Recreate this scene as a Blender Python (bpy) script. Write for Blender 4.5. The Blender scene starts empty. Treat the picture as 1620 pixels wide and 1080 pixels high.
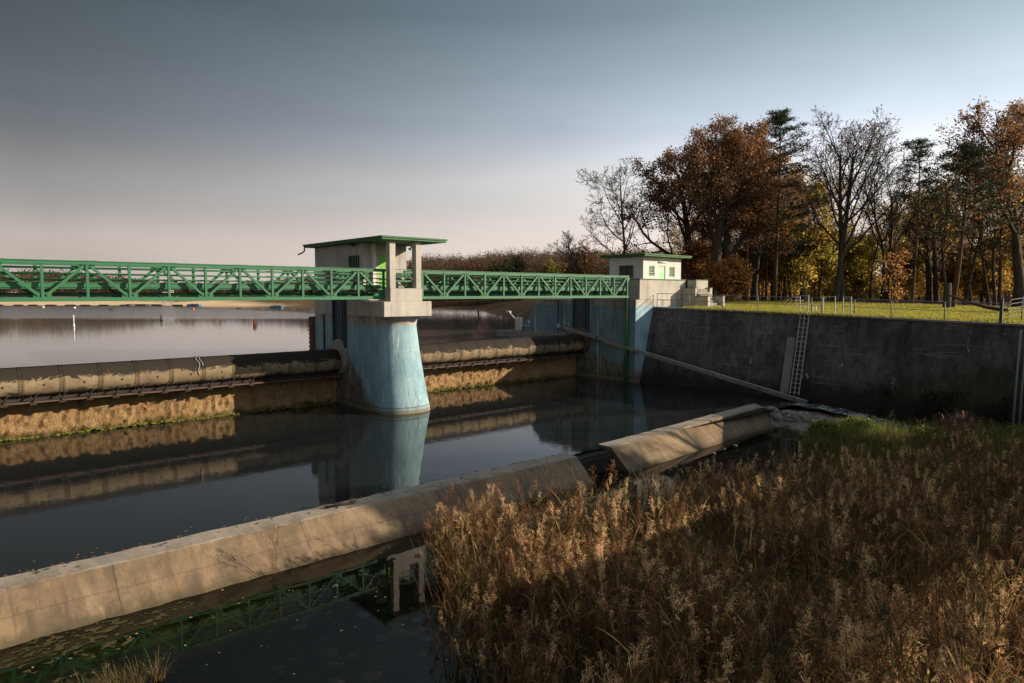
import bpy, math, random
import numpy as np
from mathutils import Vector, Matrix

scn = bpy.context.scene
COL = scn.collection
R = math.radians
random.seed(7)

# ------------------------------------------------------------------ camera
# world axes: X runs along the weir towards the right bank, Y runs upstream into the lake, Z=0 is the stilling basin water
CAM = Vector((-20.135, -31.541, 6.55))
cam_data = bpy.data.cameras.new("camera")
cam_data.lens = 24.0; cam_data.sensor_width = 36.0
cam_data.clip_start = 0.1; cam_data.clip_end = 4000
cam = bpy.data.objects.new("camera", cam_data); COL.objects.link(cam)
cam.location = CAM
cam.rotation_euler = (R(90) - math.atan(75 / 1080), 0, -math.atan2(0.66373, 0.74797))
scn.camera = cam

# ------------------------------------------------------------------ sky, sun, exposure
SUN_TO = Vector((1.2, -1.0, 0.59)).normalized()
SUN_EL = math.asin(SUN_TO.z); SUN_AZ = math.atan2(SUN_TO.x, SUN_TO.y)
world = bpy.data.worlds.new("World"); scn.world = world; world.use_nodes = True
wn = world.node_tree.nodes; wl = world.node_tree.links
wn.clear()
w_out = wn.new("ShaderNodeOutputWorld"); w_bg = wn.new("ShaderNodeBackground")
w_sky = wn.new("ShaderNodeTexSky"); w_sky.sky_type = 'NISHITA'; w_sky.sun_disc = False
w_sky.sun_elevation = SUN_EL; w_sky.sun_rotation = SUN_AZ
w_sky.air_density = 1.0; w_sky.dust_density = 2.0; w_sky.ozone_density = 1.0
w_hsv = wn.new("ShaderNodeHueSaturation"); w_hsv.inputs['Saturation'].default_value = 0.35
w_tc = wn.new("ShaderNodeTexCoord"); w_sep = wn.new("ShaderNodeSeparateXYZ")
w_ramp = wn.new("ShaderNodeValToRGB")
cr = w_ramp.color_ramp
cr.elements[0].position = 0.0; cr.elements[0].color = (0.575, 0.49, 0.44, 1)
cr.elements[1].position = 1.0; cr.elements[1].color = (0.22, 0.255, 0.31, 1)
for p_, c_ in ((0.08, (0.555, 0.49, 0.45, 1)), (0.115, (0.49, 0.46, 0.445, 1)), (0.155, (0.475, 0.468, 0.462, 1)), (0.19, (0.385, 0.405, 0.435, 1)), (0.225, (0.285, 0.325, 0.375, 1)), (0.29, (0.19, 0.235, 0.272, 1)),
               (0.36, (0.112, 0.152, 0.182, 1)), (0.41, (0.098, 0.136, 0.165, 1)), (0.48, (0.185, 0.225, 0.26, 1)), (0.54, (0.21, 0.25, 0.29, 1)), (0.62, (0.22, 0.255, 0.30, 1))):
    e = cr.elements.new(p_); e.color = c_
# the sky brightens towards the sun's side, more strongly higher up
w_dot = wn.new("ShaderNodeVectorMath"); w_dot.operation = 'DOT_PRODUCT'
w_dot.inputs[1].default_value = (0.748, -0.664, 0.0)
w_cl = wn.new("ShaderNodeClamp"); w_cl.inputs['Min'].default_value = -0.56; w_cl.inputs['Max'].default_value = 0.56
w_grad = wn.new("ShaderNodeMapRange"); w_grad.inputs['From Min'].default_value = 0.07; w_grad.inputs['From Max'].default_value = 0.19
w_grad.inputs['To Min'].default_value = 0.36; w_grad.inputs['To Max'].default_value = 1.05
w_pr = wn.new("ShaderNodeMath"); w_pr.operation = 'MULTIPLY'
w_map = wn.new("ShaderNodeMath"); w_map.operation = 'EXPONENT'
wl.new(w_dot.outputs['Value'], w_cl.inputs['Value'])
w_q1 = wn.new("ShaderNodeMath"); w_q1.operation = 'MULTIPLY_ADD'; w_q1.inputs[1].default_value = -1.0; w_q1.inputs[2].default_value = 1.6
w_q2 = wn.new("ShaderNodeMath"); w_q2.operation = 'MULTIPLY'
wl.new(w_cl.outputs[0], w_q1.inputs[0]); wl.new(w_q1.outputs[0], w_q2.inputs[0]); wl.new(w_cl.outputs[0], w_q2.inputs[1]); wl.new(w_q2.outputs[0], w_pr.inputs[0]); wl.new(w_grad.outputs[0], w_pr.inputs[1]); wl.new(w_pr.outputs[0], w_map.inputs[0])
w_mul = wn.new("ShaderNodeMix"); w_mul.data_type = 'RGBA'; w_mul.blend_type = 'MULTIPLY'; w_mul.inputs['Factor'].default_value = 1.0
w_nz = wn.new("ShaderNodeTexNoise"); w_nz.inputs['Scale'].default_value = 2.4; w_nz.inputs['Detail'].default_value = 6; w_nz.inputs['Roughness'].default_value = .62; w_nz.inputs['Distortion'].default_value = .6
w_nm = wn.new("ShaderNodeMapping"); w_nm.inputs['Scale'].default_value = (1, 1, 4.5); w_nm.inputs['Rotation'].default_value = (.12, .1, 0)
w_nr = wn.new("ShaderNodeMapRange"); w_nr.inputs['From Min'].default_value = .3; w_nr.inputs['From Max'].default_value = .7; w_nr.inputs['To Min'].default_value = .95; w_nr.inputs['To Max'].default_value = 1.06
wl.new(w_tc.outputs['Generated'], w_nm.inputs[0]); wl.new(w_nm.outputs[0], w_nz.inputs['Vector']); wl.new(w_nz.outputs['Fac'], w_nr.inputs['Value'])
w_scl = wn.new("ShaderNodeVectorMath"); w_scl.operation = 'SCALE'; w_scl.inputs['Scale'].default_value = 10.0
w_s2 = wn.new('ShaderNodeMath'); w_s2.operation = 'MULTIPLY'; w_s2.inputs[1].default_value = 10.0; wl.new(w_nr.outputs[0], w_s2.inputs[0]); wl.new(w_s2.outputs[0], w_scl.inputs['Scale'])
w_mix = wn.new("ShaderNodeMix"); w_mix.data_type = 'RGBA'; w_mix.inputs['Factor'].default_value = 0.94
wl.new(w_tc.outputs['Generated'], w_sep.inputs[0]); wl.new(w_sep.outputs['Z'], w_ramp.inputs[0])
wl.new(w_tc.outputs['Generated'], w_dot.inputs[0]); wl.new(w_sep.outputs['Z'], w_grad.inputs['Value'])
wl.new(w_ramp.outputs[0], w_mul.inputs[6]); wl.new(w_map.outputs[0], w_mul.inputs[7])
wl.new(w_sky.outputs[0], w_hsv.inputs['Color'])
wl.new(w_mul.outputs[2], w_scl.inputs[0])
wl.new(w_hsv.outputs[0], w_mix.inputs[6]); wl.new(w_scl.outputs[0], w_mix.inputs[7])
wl.new(w_mix.outputs[2], w_bg.inputs['Color']); w_bg.inputs['Strength'].default_value = 0.1
wl.new(w_bg.outputs[0], w_out.inputs['Surface'])

sun_d = bpy.data.lights.new("sun", 'SUN'); sun_d.energy = 5.0; sun_d.angle = R(0.55); sun_d.color = (1.0, 0.85, 0.66)
sun = bpy.data.objects.new("sun", sun_d); COL.objects.link(sun)
sun.rotation_euler = (-SUN_TO).to_track_quat('-Z', 'Y').to_euler(); sun.location = (60, -60, 60)
scn.view_settings.view_transform = 'Standard'; scn.view_settings.look = 'None'
scn.view_settings.exposure = 0.55; scn.view_settings.gamma = 1.0
scn.cycles.max_bounces = 6; scn.cycles.diffuse_bounces = 3; scn.cycles.glossy_bounces = 3
scn.cycles.transmission_bounces = 4; scn.cycles.transparent_max_bounces = 8
scn.cycles.caustics_reflective = False; scn.cycles.caustics_refractive = False

# ------------------------------------------------------------------ helpers
def cs(x, y):
    """camera-aligned ground coordinates (x right, y ahead) -> world"""
    return (CAM.x + .74797 * x + .66373 * y, CAM.y - .66373 * x + .74797 * y)

def px(u, d):
    """a column of the photograph and a distance ahead -> world ground point"""
    return cs((u - 810) / 1080 * d, d)

class MB:
    """collects shapes, then links them as ONE mesh object"""
    def __init__(s): s.v = []; s.f = []; s.m = []; s.sm = []
    def add(s, vs, fs, mi=0, smooth=False):
        o = len(s.v); s.v += [tuple(p) for p in vs]
        for f in fs: s.f.append([i + o for i in f]); s.m.append(mi); s.sm.append(smooth)
    def box(s, x0, x1, y0, y1, z0, z1, mi=0):
        vs = [(x, y, z) for z in (z0, z1) for y in (y0, y1) for x in (x0, x1)]
        s.add(vs, [(0, 2, 3, 1), (4, 5, 7, 6), (0, 1, 5, 4), (2, 6, 7, 3), (0, 4, 6, 2), (1, 3, 7, 5)], mi)
        return s
    def bar(s, a, b, w, h, mi=0, up=(0, 0, 1)):
        a = Vector(a); b = Vector(b); d = (b - a).normalized(); u = Vector(up)
        if abs(d.dot(u)) > .98: u = Vector((0, 1, 0))
        x = d.cross(u).normalized() * (w / 2); y = x.cross(d).normalized() * (h / 2)
        vs = [q + sx * x + sy * y for q in (a, b) for sx, sy in ((-1, -1), (1, -1), (1, 1), (-1, 1))]
        s.add(vs, [(0, 1, 2, 3), (7, 6, 5, 4), (0, 4, 5, 1), (1, 5, 6, 2), (2, 6, 7, 3), (3, 7, 4, 0)], mi)
        return s
    def tube(s, pts, rad, n=8, mi=0, cap=True, smooth=True):
        pts = [Vector(p) for p in pts]
        if not hasattr(rad, '__len__'): rad = [rad] * len(pts)
        vs = []; fs = []; ref = None
        for i, p in enumerate(pts):
            d = (pts[min(i + 1, len(pts) - 1)] - pts[max(i - 1, 0)]).normalized()
            if ref is None: ref = Vector((0, 0, 1)) if abs(d.z) < .9 else Vector((1, 0, 0))
            x = d.cross(ref).normalized(); y = x.cross(d); ref = y
            for k in range(n):
                a = 2 * math.pi * k / n
                vs.append(p + (x * math.cos(a) + y * math.sin(a)) * rad[i])
        for i in range(len(pts) - 1):
            for k in range(n):
                k2 = (k + 1) % n
                fs.append((i * n + k, i * n + k2, (i + 1) * n + k2, (i + 1) * n + k))
        s.add(vs, fs, mi, smooth)
        if cap and n > 3:
            o = len(s.v) - len(vs)
            s.f.append([o + k for k in range(n)][::-1]); s.m.append(mi); s.sm.append(False)
            s.f.append([o + (len(pts) - 1) * n + k for k in range(n)]); s.m.append(mi); s.sm.append(False)
        return s
    def sweep(s, secs, mi=0, smooth=False, cap=True):
        """secs: list of cross-sections, each a list of the same number of points (closed)"""
        n = len(secs[0]); vs = [p for c in secs for p in c]; fs = []
        for i in range(len(secs) - 1):
            for k in range(n):
                k2 = (k + 1) % n
                fs.append((i * n + k, i * n + k2, (i + 1) * n + k2, (i + 1) * n + k))
        if cap:
            fs.append(tuple(range(n))[::-1]); fs.append(tuple((len(secs) - 1) * n + k for k in range(n)))
        s.add(vs, fs, mi, smooth)
        return s
    def blob(s, c, r, seed=0, mi=0, sub=1):
        rg = random.Random(seed); n = 7; m = 5; vs = []; fs = []
        for i in range(m + 1):
            th = math.pi * i / m
            for k in range(n):
                a = 2 * math.pi * k / n; q = rg.uniform(.78, 1.15)
                if i in (0, m): q = 1
                vs.append((c[0] + r[0] * q * math.sin(th) * math.cos(a), c[1] + r[1] * q * math.sin(th) * math.sin(a), c[2] + r[2] * q * math.cos(th)))
        for i in range(m):
            for k in range(n):
                k2 = (k + 1) % n
                fs.append((i * n + k, (i + 1) * n + k, (i + 1) * n + k2, i * n + k2))
        s.add(vs, fs, mi, False)
        return s
    def build(s, name, mats, parent=None, bevel=0, loc=None):
        me = bpy.data.meshes.new(name)
        off = Vector(loc) if loc is not None else (parent_base(parent) if parent else Vector((0, 0, 0)))
        me.from_pydata([(v[0] - off.x, v[1] - off.y, v[2] - off.z) for v in s.v], [], s.f)
        mats = mats if isinstance(mats, (list, tuple)) else [mats]
        for m in mats: me.materials.append(m)
        me.polygons.foreach_set('material_index', s.m); me.polygons.foreach_set('use_smooth', s.sm)
        me.update()
        o = bpy.data.objects.new(name, me); COL.objects.link(o)
        if parent: o.parent = parent
        else: o.location = off
        if bevel:
            b = o.modifiers.new("bevel", 'BEVEL'); b.width = bevel; b.segments = 2; b.limit_method = 'ANGLE'; b.angle_limit = R(40)
        return o

def parent_base(p):
    v = Vector((0, 0, 0))
    while p: v = v + Vector(p.location); p = p.parent
    return v

def tag(o, label, cat, group=None):
    o['label'] = label; o['category'] = cat
    if group: o['group'] = group
    return o
def thing(name, label, cat, loc=(0, 0, 0), group=None):
    o = bpy.data.objects.new(name, None); COL.objects.link(o); o.location = loc; o.empty_display_size = .3
    return tag(o, label, cat, group)
def struct(o): o['kind'] = 'structure'; return o
def stuff(o): o['kind'] = 'stuff'; return o
def copy_tree(o, parent=None):
    c = o.copy(); COL.objects.link(c); c.parent = parent
    for ch in list(o.children): copy_tree(ch, c)
    return c

# ------------------------------------------------------------------ materials
class N:
    """small node-tree writer"""
    def __init__(s, name):
        s.m = bpy.data.materials.new(name); s.m.use_nodes = True
        s.t = s.m.node_tree; s.n = s.t.nodes; s.l = s.t.links
        s.b = s.n["Principled BSDF"]
        s.tc = s.n.new("ShaderNodeTexCoord"); s.geo = s.n.new("ShaderNodeNewGeometry")
    def val(s, x, sock):
        if hasattr(x, 'links'): s.l.new(x, sock)
        else:
            if isinstance(x, tuple) and len(x) == 3 and sock.type == 'RGBA': x = (*x, 1)
            sock.default_value = x
    def noise(s, scale, detail=4, rough=.55, stretch=None, dist=0, world=True, off=(0, 0, 0)):
        n = s.n.new("ShaderNodeTexNoise"); n.inputs['Scale'].default_value = scale
        n.inputs['Detail'].default_value = detail; n.inputs['Roughness'].default_value = rough; n.inputs['Distortion'].default_value = dist
        src = s.geo.outputs['Position'] if world else s.tc.outputs['Object']
        mp = s.n.new("ShaderNodeMapping"); mp.inputs['Scale'].default_value = stretch or (1, 1, 1); mp.inputs['Location'].default_value = off
        s.l.new(src, mp.inputs[0]); s.l.new(mp.outputs[0], n.inputs['Vector'])
        return n.outputs['Fac']
    def ramp(s, x, stops):
        r = s.n.new("ShaderNodeValToRGB"); c = r.color_ramp
        c.elements[0].position = stops[0][0]; c.elements[1].position = stops[-1][0]
        def col(q): return (q, q, q, 1) if not isinstance(q, tuple) else (*q, 1)
        c.elements[0].color = col(stops[0][1]); c.elements[1].color = col(stops[-1][1])
        for p, q in stops[1:-1]: e = c.elements.new(p); e.color = col(q)
        s.l.new(x, r.inputs[0]); return r.outputs[0]
    def mix(s, f, a, b, mode='MIX'):
        m = s.n.new("ShaderNodeMix"); m.data_type = 'RGBA'; m.blend_type = mode
        s.val(f, m.inputs[0]); s.val(a, m.inputs[6]); s.val(b, m.inputs[7]); return m.outputs[2]
    def math(s, op, a, b=0., c=None):
        m = s.n.new("ShaderNodeMath"); m.operation = op; s.val(a, m.inputs[0]); s.val(b, m.inputs[1])
        if c is not None: s.val(c, m.inputs[2])
        return m.outputs[0]
    def maprange(s, x, a, b, c=0., d=1.):
        m = s.n.new("ShaderNodeMapRange"); s.val(x, m.inputs['Value'])
        for k, q in (('From Min', a), ('From Max', b), ('To Min', c), ('To Max', d)): m.inputs[k].default_value = q
        return m.outputs[0]
    def pos(s):
        x = s.n.new("ShaderNodeSeparateXYZ"); s.l.new(s.geo.outputs['Position'], x.inputs[0]); return x.outputs
    def bump(s, h, strength=.3, dist=.02):
        b = s.n.new("ShaderNodeBump"); b.inputs['Strength'].default_value = strength; b.inputs['Distance'].default_value = dist
        s.l.new(h, b.inputs['Height']); s.l.new(b.outputs[0], s.b.inputs['Normal']); return b
    def done(s, col=None, rough=.8, spec=.3, metal=0.):
        if col is not None: s.val(col, s.b.inputs['Base Color'])
        s.val(rough, s.b.inputs['Roughness']); s.b.inputs['Specular IOR Level'].default_value = spec
        s.b.inputs['Metallic'].default_value = metal
        return s.m

def concrete(name, light, dark, stain=(.03, .026, .022), amt=.5, streak=True, bs=.35):
    m = N(name)
    a = m.noise(.6, 5, .6); b = m.noise(9, 6, .65)
    c = m.mix(m.ramp(a, [(.3, 0.), (.7, 1.)]), dark, light)
    c = m.mix(m.ramp(b, [(.35, 0.), (.75, .45)]), c, dark)
    if streak:
        st = m.noise(2.2, 5, .65, (1, 1, .12), .4)
        c = m.mix(m.math('MULTIPLY', m.ramp(st, [(.48, 0.), (.72, 1.)]), amt), c, stain)
    sp = m.noise(38, 3, .6)
    c = m.mix(m.ramp(sp, [(.62, 0.), (.72, .5)]), c, stain)
    m.bump(m.math('ADD', b, m.math('MULTIPLY', sp, .4)), bs, .03)
    return m.done(c, .9, .2)

M = {}
M['concrete_white'] = concrete('weathered white concrete', (.56, .52, .46), (.40, .36, .31), (.13, .10, .075), .45)
M['concrete_grey'] = concrete('grey concrete', (.36, .32, .27), (.24, .21, .175), (.05, .04, .03), .5)
M['render_white'] = concrete('white wall render', (.74, .72, .68), (.62, .60, .56), (.30, .26, .2), .25, True, .12)
M['render_grey'] = concrete('pale hut render', (.50, .47, .43), (.38, .35, .32), (.14, .11, .09), .45, True, .15)

def weir_mat():
    m = N('weathered weir concrete')
    a = m.noise(.5, 5, .6); b = m.noise(7, 6, .65); f = m.noise(30, 4, .7)
    c = m.mix(m.ramp(a, [(.3, 0.), (.7, 1.)]), (.17, .115, .068), (.285, .20, .12))
    st = m.noise(3.0, 5, .7, (1, .25, .25), .3)
    c = m.mix(m.ramp(st, [(.5, 0.), (.75, .55)]), c, (.12, .09, .065))
    c = m.mix(m.ramp(b, [(.55, 0.), (.72, .6)]), c, (.20, .16, .12))
    c = m.mix(m.ramp(f, [(.62, 0.), (.75, .6)]), c, (.09, .075, .06))
    big = m.noise(.9, 6, .7, (1, .5, .5), .7, off=(4, 4, 2))
    c = m.mix(m.ramp(big, [(.45, 0.), (.62, .7)]), c, (.095, .072, .05))
    dr = m.noise(4.5, 5, .7, (1, .09, .09), .2, off=(1, 1, 7))
    c = m.mix(m.ramp(dr, [(.52, 0.), (.7, .6)]), c, (.075, .058, .042))
    c = m.mix(m.ramp(dr, [(.28, .5), (.36, 0.)]), c, (.42, .33, .22))
    p = m.pos()
    # day joints every few metres and a board line along the slope
    jx = m.math('ABSOLUTE', m.math('SUBTRACT', m.math('FRACT', m.math('MULTIPLY', m.math('ADD', p[0], m.math('MULTIPLY', b, .06)), .21)), .5))
    c = m.mix(m.ramp(jx, [(0., .8), (.004, 0.)]), c, (.035, .028, .02))
    jz = m.math('ABSOLUTE', m.math('SUBTRACT', m.math('ADD', p[2], m.math('MULTIPLY', m.math('SUBTRACT', b, .5), .05)), -.40))
    c = m.mix(m.ramp(jz, [(0., .35), (.02, 0.)]), c, (.05, .04, .03))
    # worn pale crest, soil and lichen patches on it; algae at the waterline
    crest = m.maprange(m.math('ADD', p[2], m.math('MULTIPLY', m.math('SUBTRACT', b, .5), .08)), .03, .07)
    c = m.mix(m.math('MULTIPLY', crest, .55), c, (.36, .325, .27))
    d = m.noise(1.1, 5, .7, (1, 2, 1), .6, off=(3, 1, 0))
    c = m.mix(m.math('MULTIPLY', crest, m.ramp(d, [(.58, 0.), (.66, .85)])), c, (.06, .045, .03))
    low = m.maprange(m.math('ADD', p[2], m.math('MULTIPLY', m.math('SUBTRACT', m.noise(2.5, 5, .7), .5), .45)), -.82, -.62, 1., 0.)
    c = m.mix(m.math('MULTIPLY', low, .8), c, (.075, .06, .035))
    cr_ = m.noise(.5, 2, .5, dist=.1, off=(5, 5, 5))
    line = m.ramp(m.math('ABSOLUTE', m.math('SUBTRACT', cr_, .5)), [(0., 1.), (.004, 0.)])
    line = m.math('MULTIPLY', line, m.ramp(m.noise(.45, 2, .5, off=(1, 9, 4)), [(.60, 0.), (.68, .3)]))
    c = m.mix(m.math('MULTIPLY', line, m.maprange(p[0], -17.5, -18.0)), c, (.44, .36, .25))
    m.bump(m.math('ADD', b, m.math('MULTIPLY', f, .5)), .4, .03)
    return m.done(c, .92, .15)
M['weir'] = weir_mat()

def sill_mat():
    m = N('rough ochre spillway face')
    a = m.noise(1.1, 6, .75, (1, 1, .6), .8); b = m.noise(3.0, 7, .8, (1.1, 1, .75), 1.0); f = m.noise(11, 6, .8, (1, 1, .7), .6)
    c = m.mix(m.ramp(a, [(.3, 0.), (.7, 1.)]), (.34, .19, .075), (.62, .41, .205))
    c = m.mix(m.ramp(b, [(.52, 0.), (.66, .75)]), c, (.20, .11, .05))
    c = m.mix(m.ramp(f, [(.52, 0.), (.7, .8)]), c, (.70, .49, .26))
    c = m.mix(m.ramp(f, [(.31, .6), (.40, 0.)]), c, (.12, .065, .035))
    st = m.noise(1.2, 4, .6, (1, 1, .1), .3, off=(9, 2, 0))
    c = m.mix(m.ramp(st, [(.57, 0.), (.72, .7)]), c, (.07, .045, .03))
    p = m.pos()
    low = m.maprange(m.math('ADD', p[2], m.math('MULTIPLY', m.math('SUBTRACT', m.noise(1.6, 5, .7), .5), 1.0)), .05, .32, 1., 0.)
    g = m.mix(m.ramp(f, [(.4, 0.), (.65, 1.)]), (.035, .04, .012), (.13, .13, .03))
    c = m.mix(m.math('MULTIPLY', low, .9), c, g)
    m.bump(m.math('ADD', m.math('MULTIPLY', b, 2.0), f), 1.0, .16)
    return m.done(c, .95, .1)
M['sill'] = sill_mat()

def drum_mat(k=1.):
    m = N('weathered roller drum steel')
    a = m.noise(1.3, 5, .65); b = m.noise(9, 6, .7); st = m.noise(3, 4, .6, (1, .3, .3), .5)
    c = m.mix(m.ramp(a, [(.3, 0.), (.7, 1.)]), (.19 * k, .14 * k, .085 * k), (.33 * k, .25 * k, .15 * k))
    c = m.mix(m.ramp(b, [(.5, 0.), (.75, .7)]), c, (.13, .095, .06))
    c = m.mix(m.ramp(st, [(.55, 0.), (.72, .6)]), c, (.07, .05, .035))
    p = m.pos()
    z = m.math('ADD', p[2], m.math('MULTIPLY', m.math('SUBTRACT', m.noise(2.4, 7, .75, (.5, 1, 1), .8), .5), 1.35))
    c = m.mix(m.maprange(z, 2.70, 2.80), c, (.030, .024, .018))  # dark ragged drum top: bridge shadow painted into the colour, plus some algae
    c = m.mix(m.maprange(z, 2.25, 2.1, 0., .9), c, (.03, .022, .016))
    m.bump(b, .3, .02)
    return m.done(c, .85, .2)
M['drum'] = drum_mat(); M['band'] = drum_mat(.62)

def pier_mat(name, zl, dirt_y, light=(.56, .52, .46), lims=(.1, 3.0), shade_grime=0.):
    """blue paint below zl, pale concrete above, worn and dirty towards the waterline"""
    m = N(name); p = m.pos()
    a = m.noise(.7, 5, .6); b = m.noise(8, 6, .65); st = m.noise(2.0, 5, .65, (1, 1, .1), .35)
    con = m.mix(m.ramp(a, [(.3, 0.), (.7, 1.)]), (.36, .31, .27), light)
    con = m.mix(m.ramp(st, [(.46, 0.), (.7, .75)]), con, (.13, .095, .075))
    con = m.mix(m.ramp(b, [(.5, 0.), (.75, .5)]), con, (.22, .18, .15))
    blue = m.mix(m.ramp(a, [(.3, 0.), (.7, 1.)]), (.185, .32, .375), (.34, .49, .53))
    blue = m.mix(m.ramp(st, [(.52, 0.), (.75, .6)]), blue, (.07, .12, .15))
    wst = m.noise(3.2, 4, .6, (1, 1, .07), .2, off=(4, 7, 0))
    blue = m.mix(m.ramp(wst, [(.62, 0.), (.7, .75)]), blue, (.55, .60, .60))
    blue = m.mix(m.ramp(b, [(.55, 0.), (.78, .45)]), blue, (.11, .17, .19))
    peel = m.noise(2.6, 7, .8, (1, 1, .35), .5, off=(3, 9, 6)); blue = m.mix(m.ramp(peel, [(.61, 0.), (.64, .75)]), blue, (.55, .56, .53))
    if shade_grime:   # gate-side face: shade painted in with algae grime, sunlit front left light
        g = m.math('MULTIPLY', m.maprange(p[1], .32, .36), m.ramp(m.noise(1.1, 5, .7, (1, 1, .2), .4, off=(6, 1, 3)), [(.25, shade_grime), (.75, shade_grime * .45)]))
        blue = m.mix(g, blue, (.030, .055, .068)); con = m.mix(m.math('MULTIPLY', g, .75), con, (.10, .075, .065))
    line = m.maprange(m.math('ADD', p[2], m.math('MULTIPLY', m.math('SUBTRACT', b, .5), .06)), zl - .02, zl + .02)
    c = m.mix(line, blue, con)
    # lost paint: rising with distance from the nose
    lim = m.maprange(p[1], dirt_y[0], dirt_y[1], *lims)
    zz = m.math('ADD', p[2], m.math('MULTIPLY', m.math('SUBTRACT', m.noise(.9, 6, .75), .5), 2.8))
    lost = m.math('LESS_THAN', zz, lim)
    lost = m.ramp(m.math('SUBTRACT', lim, zz), [(.0, 0.), (.7, 1.)])
    dc = m.mix(m.ramp(m.noise(3, 6, .7, (1, 1, .5)), [(.35, 0.), (.65, 1.)]), (.045, .035, .027), (.27, .215, .16))
    c = m.mix(m.math('MULTIPLY', lost, .93), c, dc)
    drip = m.noise(7.0, 4, .65, (1, 1, .05), .15, off=(2, 5, 1))
    c = m.mix(m.ramp(drip, [(.55, 0.), (.72, .5)]), c, (.085, .10, .10))
    drip2 = m.noise(3.4, 4, .6, (1, 1, .04), .25, off=(8, 2, 5))
    c = m.mix(m.ramp(drip2, [(.64, 0.), (.70, .7)]), c, (.66, .69, .67))
    seam = m.math('ABSOLUTE', m.math('SUBTRACT', m.math('ADD', p[2], m.math('MULTIPLY', m.math('SUBTRACT', m.noise(2, 3, .6), .5), .06)), 3.62))
    c = m.mix(m.ramp(seam, [(0., .3), (.02, 0.)]), c, (.07, .09, .095))
    tide = m.math('ABSOLUTE', m.math('SUBTRACT', m.math('ADD', p[2], m.math('MULTIPLY', m.math('SUBTRACT', b, .5), .12)), .33))
    c = m.mix(m.ramp(tide, [(0., .85), (.05, 0.)]), c, (.06, .045, .03))
    wl_ = m.maprange(m.math('ADD', p[2], m.math('MULTIPLY', m.math('SUBTRACT', b, .5), .25)), .12, .3, 1., 0.)
    c = m.mix(m.math('MULTIPLY', wl_, .85), c, (.19, .15, .07))
    m.bump(m.math('ADD', b, m.noise(40, 3, .6)), .25, .03)
    return m.done(c, .85, .25)
M['pier'] = pier_mat('blue painted pier concrete', 4.80, (1.0, 4.6), lims=(-.1, 3.3))
M['abut'] = pier_mat('blue painted abutment concrete', 5.62, (-6.0, 7.0), lims=(.3, 2.6), shade_grime=.62)

def wall_mat():
    m = N('blackened retaining wall'); p = m.pos()
    a = m.noise(.35, 6, .65); b = m.noise(3, 6, .7, (1, 1, .5)); f = m.noise(26, 4, .7)
    c = m.mix(m.ramp(a, [(.3, 0.), (.72, 1.)]), (.058, .053, .050), (.165, .155, .146))
    c = m.mix(m.ramp(b, [(.45, 0.), (.68, .8)]), c, (.034, .031, .029))
    bigp = m.noise(.22, 5, .7, (1, 1, .8), .6, off=(11, 4, 2)); c = m.mix(m.ramp(bigp, [(.46, 0.), (.58, .6)]), c, (.026, .024, .022))
    st = m.noise(1.5, 5, .65, (1, 1, .08), .3)
    c = m.mix(m.ramp(st, [(.53, 0.), (.70, .45)]), c, (.21, .205, .20))
    hz = m.noise(1.1, 4, .7, (1, .35, 6), .3, off=(2, 8, 1))
    c = m.mix(m.ramp(hz, [(.60, 0.), (.65, .45)]), c, (.26, .25, .235))
    v = m.noise(1.9, 4, .75, (1, 1, .45), .8, off=(0, 3, 6))
    c = m.mix(m.ramp(v, [(.665, 0.), (.69, .75)]), c, (.50, .46, .39))
    c = m.mix(m.ramp(f, [(.6, 0.), (.75, .5)]), c, (.16, .15, .14))
    q = m.math('ADD', m.math('ADD', m.math('MULTIPLY', p[2], .5), m.math('MULTIPLY', p[1], .16)), m.math('MULTIPLY', m.math('SUBTRACT', m.noise(.8, 6, .75), .5), 2.4))
    moss = m.maprange(q, -2.3, -1.7, 1., 0.)
    c = m.mix(m.math('MULTIPLY', moss, .75), c, m.mix(m.ramp(f, [(.4, 0.), (.6, 1.)]), (.016, .018, .008), (.06, .06, .02)))
    wet = m.maprange(m.math('ADD', p[2], m.math('MULTIPLY', m.math('SUBTRACT', m.noise(1.2, 6, .75, (1, 1, .6)), .5), 2.6)), .4, 1.5, .85, 0.)
    c = m.mix(wet, c, (.020, .018, .015))
    m.bump(m.math('ADD', b, m.math('MULTIPLY', f, .5)), .5, .04)
    return m.done(c, .9, .2)
M['wall'] = wall_mat()

def paint(name, col, rough=.42, chips=(.12, .06, .03), var=.25):
    m = N(name); b = m.noise(3, 5, .65); f = m.noise(24, 4, .7)
    dk = tuple(x * .62 for x in col)
    c = m.mix(m.ramp(b, [(.3, 0.), (.75, var * 2)]), col, dk)
    c = m.mix(m.ramp(f, [(.62, 0.), (.72, .7)]), c, chips)
    g = m.noise(.8, 5, .7, off=(3, 3, 3)); c = m.mix(m.ramp(g, [(.5, 0.), (.72, .45)]), c, tuple(x * .45 + .03 for x in col))
    m.bump(f, .08, .01)
    return m.done(c, m.maprange(b, .3, .7, rough, rough + .2), .45)
M['green'] = paint('green bridge paint', (.030, .160, .068))
M['green_roof'] = paint('dark green roof edge', (.045, .15, .05), .55)
M['green_door'] = paint('bright green door paint', (.20, .52, .06), .5)
M['mint'] = paint('mint door paint', (.42, .68, .40), .5)
M['pane'] = N('dark window pane').done((.02, .028, .028), .12, .5)
M['steel_dark'] = paint('dark blue steel', (.035, .06, .075), .5)
M['galv'] = paint('galvanised steel', (.46, .47, .46), .45, (.2, .15, .1))
M['rail_grey'] = paint('grey rail paint', (.20, .23, .245), .55)
M['white_paint'] = paint('white paint', (.72, .71, .67), .5, (.3, .25, .2))
M['orange'] = paint('orange buoy plastic', (.75, .16, .04), .4)
M['blue_boat'] = paint('blue hull paint', (.06, .16, .30), .4)
M['black'] = paint('black metal', (.02, .02, .022), .5)
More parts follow.
